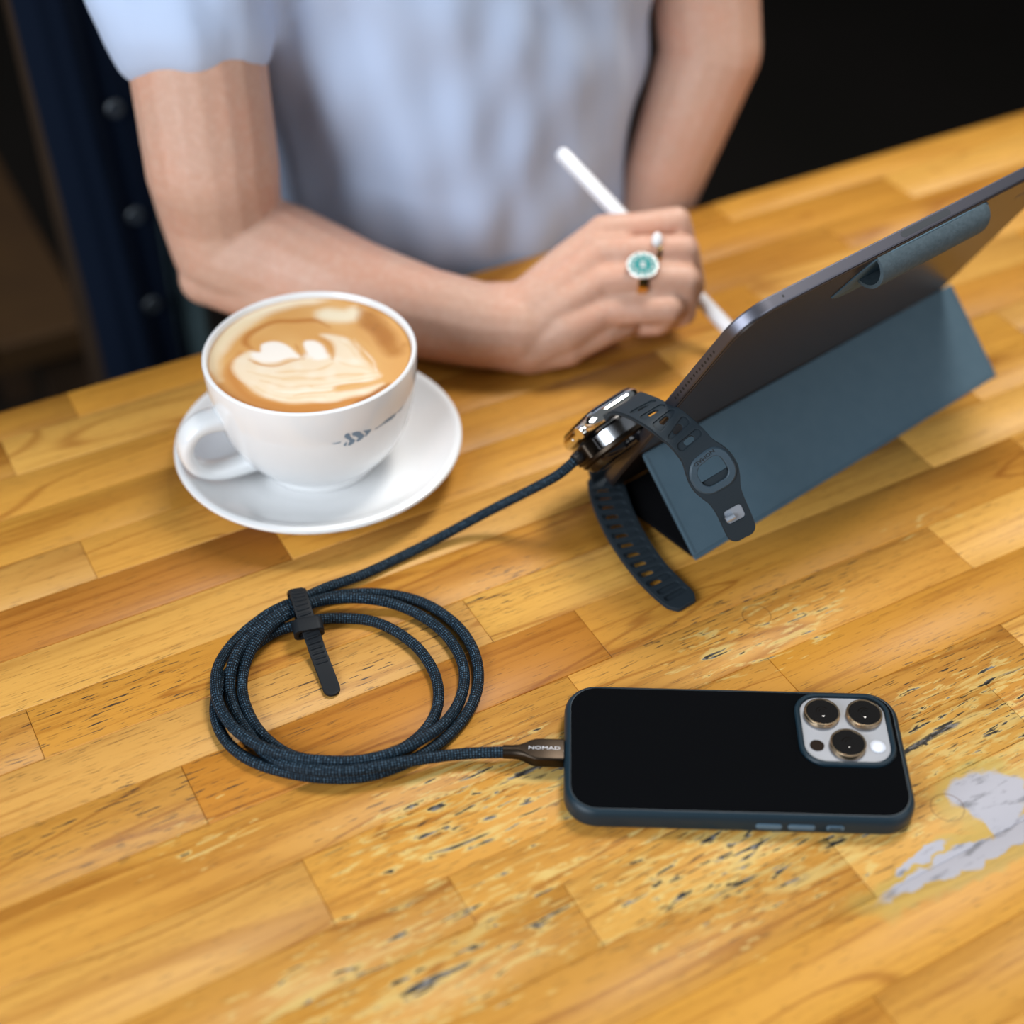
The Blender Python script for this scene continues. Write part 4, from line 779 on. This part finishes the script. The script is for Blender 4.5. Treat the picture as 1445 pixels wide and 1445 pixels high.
for k in range(11):
    a = 2*pi*k/11; mb = MB(); slab(mb, 1.2, 2.6, .58, [(0, 2.4), (0, 2.58), (.2, 2.64)], 0, 0, 4); mb.xf(lambda v: fm((cos(a)*(6.1+v[1])-sin(a)*v[0], sin(a)*(6.1+v[1])+cos(a)*v[0], v[2]))).build('petal', M_petal, rg, world=True)
for dy in (-1.25, 1.25):
    mb = MB(); slab(mb, 3.2, 1.5, .7, [(0, 2.4), (0, 2.58), (.2, 2.64)], 0, dy, 4); mb.xf(fm).build('centre_dot', M_petal, rg, world=True)
cM = mj[1]*.62+mj[2]*.38; axM = mj[2]-mj[1]
rg2 = thing('finger_ring', 'thin gold ring with a white pearl on the middle finger', 'ring', cM)
mb = MB(); band(mb, cM, axM, 9.1, 2.4, .8); mb.build('ring_band', M_ygold, rg2, world=True)
mb = MB(); pc = cM+(Fr*.9+Ur*.38).normalized()*10.4; pa = axM.normalized(); sphere(mb, (0, 0, 0), 1, 20, 14, (3.2, 4.3, 2.6)); mb.xf(frame_map(pc, pa, Ur, Fr)).build('pearl', mat('pearl', (.82, .80, .80), .18, coat=.5), rg2, world=True, smooth=0)

# ------------------------------------------------------------------ seats and dark room behind
def chair(label, s, t, top, rot=0):
    o = thing('wooden_chair', label, 'chair', B_(s, t, -H0), M_tab @ Matrix.Rotation(rot, 3, 'Z'), None)
    mb = MB(); slab(mb, 320, 390, 40, [(6, 425), (0, 432), (0, 446), (6, 452)], 0, 0, 6); mb.build('seat', M_darkwood, o)
    for x, y in ((-135, -165), (135, -165), (-135, 170), (135, 170)):
        mb = MB(); tube(mb, [(x*1.08, y*1.08, 0), (x, y, 425)], lambda u: 15+5*u, 12); mb.build('leg', M_darkwood, o)
    for x in (-130, 130):
        mb = MB(); tube(mb, [(x, 172, 450), (x, 195, 650), (x, 225, H0+top)], 15, 12); mb.build('back_post', M_darkwood, o)
    for z0 in (.35, .62, .90):
        z = 450+(H0+top-450)*z0; y = 172+53*z0; mb = MB(); slab(mb, 262, 60, 10, [(3, -9), (0, -6), (0, 6), (3, 9)], 0, 0, 4); mb.xf(lambda v: (v[0], y+v[2], z+v[1])).build('back_slat', M_darkwood, o)
    return o
chair('dark wooden chair the person sits on behind the table', SCN+30, TCN+60, 60)
cst = thing('coat_stand', 'dark wooden coat stand with a navy jacket hung on it', 'coat stand', B_(190, 1060, -H0))
mb = MB(); lathe(mb, [(.01, 0), (84, 0), (86, 8), (80, 18), (34, 30), (24, 50), (.01, 52)], 40); mb.build('base', M_darkwood, cst)
mb = MB(); tube(mb, [(0, 0, 48), (0, 0, 800), (0, 0, 1680), (0, 0, 1700)], lambda u: 16 if u < .95 else 10, 16); mb.build('pole', M_darkwood, cst)
for k in range(4):
    a = pi/2*k-2.0; mb = MB(); tube(mb, spline([(12*cos(a), 12*sin(a), 1060), (40*cos(a), 40*sin(a), 1062), (62*cos(a), 62*sin(a), 1085), (58*cos(a), 58*sin(a), 1108)], 6), 6, 10); mb.build('hook', M_darkwood, cst)
def fold_bm(s0, s1, t, z0, z1, amp, seed):
    """hanging cloth: a closed pleated slab"""
    mb = MB(); ns, nz = 26, 24; rs = random.Random(seed); ph = rs.uniform(0, 6)
    def pt(i, j, side):
        u = i/ns; w = j/nz; s = s0+(s1-s0)*u+4*sin(w*5+ph); z = z0+(z1-z0)*w
        d = amp*sin(u*9+ph+w*1.2)+amp*.4*sin(u*21+w*3); edge = 1-abs(2*u-1)**6
        return tuple(B_(s, t+d+(14 if side else -14)*edge, z))
    vs = [pt(i, j, k) for k in (0, 1) for j in range(nz+1) for i in range(ns+1)]; m = (ns+1)*(nz+1); fs = []
    for j in range(nz):
        for i in range(ns):
            a = j*(ns+1)+i; fs.append((a, a+1, a+ns+2, a+ns+1)); fs.append((m+a, m+a+ns+1, m+a+ns+2, m+a+1))
    for i in range(ns): fs.append((i, m+i, m+i+1, i+1)); a = nz*(ns+1)+i; fs.append((a, a+1, m+a+1, m+a))
    for j in range(nz): a = j*(ns+1); fs.append((a, a+ns+1, m+a+ns+1, m+a)); a += ns; fs.append((a, m+a, m+a+ns+1, a+ns+1))
    mb.add(vs, fs); return mb
jt = 1015
jk = thing('jacket', 'dark navy denim jacket with metal buttons hanging behind the coffee cup', 'jacket', B_(200, jt, -330))
M_denim = mat('dark_navy_denim', (.0032, .0070, .017), .9, spec=.1, bump=(700, .4))
fold_bm(176, 246, jt, -330, 330, 5, 1).build('jacket_front', M_denim, jk, world=True)
fold_bm(238, 276, jt+8, -330, 300, 4, 5).build('lining', mat('grey_teal_lining', (.040, .062, .066), .85, spec=.2), jk, world=True)['label'] = 'grey teal lining'
for z in (40, -46, -125):
    mb = MB(); disc(mb, 7, [(1.5, 0), (0, 1.5), (0, 3), (1.5, 4), (4, 3.6)], n=24); c0 = B_(222, jt-21, z); mb.xf(frame_map(c0, TS, Vector((0, 0, 1)), -TT)).build('button', mat('dull_metal_button', (.10, .11, .12), .5, 1) if z == 40 else bpy.data.materials['dull_metal_button'], jk, world=True)
be1 = Vector((.47, -.88, 0)); be2 = Vector((-.88, -.47, 0)); bo = Vector((-413, 1210, -300))
bn = thing('bench', 'brown wooden bench in the dark behind the table corner', 'bench', bo+be2*200-be1*200-Vector((0, 0, 450)))
M_bench = mat('brown_bench_wood', (.040, .019, .005), .7, spec=.2, noise=(14, .25, (.028, .013, .004)))
bfm = frame_map(bo, be1, be2, Vector((0, 0, 1)))
for k in range(4):
    mb = MB(); box(mb, -600, 0, k*96, k*96+93, -32, 0, 2); mb.xf(bfm).build('plank', M_bench, bn, world=True)
for x, y in ((-560, 30), (-40, 30), (-560, 350), (-40, 350)):
    mb = MB(); box(mb, x-22, x+22, y-22, y+22, -450, -32, 2); mb.xf(bfm).build('leg', M_darkwood, bn, world=True)
M_floor = mat('dark_floor_boards', (.006, .005, .0035), .8, spec=.15, noise=(3, .2, (.008, .006, .005)))
mb = MB(); box(mb, -4000, 4000, -2500, 4200, -H0-60, -H0); o = mb.build('floor', M_floor, None, origin=(0, 0, -H0)); o['kind'] = 'structure'
mb = MB(); box(mb, -4000, 4000, 4200, 4300, -H0, 2000); o = mb.build('wall_back', mat('dark_plaster', (.02, .018, .016), .9), None, origin=(0, 4200, -H0)); o['kind'] = 'structure'
for nm, x0, x1 in (('wall_left', -4100, -4000), ('wall_right', 4000, 4100)):
    mb = MB(); box(mb, x0, x1, -2500, 4200, -H0, 2000); o = mb.build(nm, bpy.data.materials['dark_plaster'], None, origin=((x0+x1)/2, 0, -H0)); o['kind'] = 'structure'
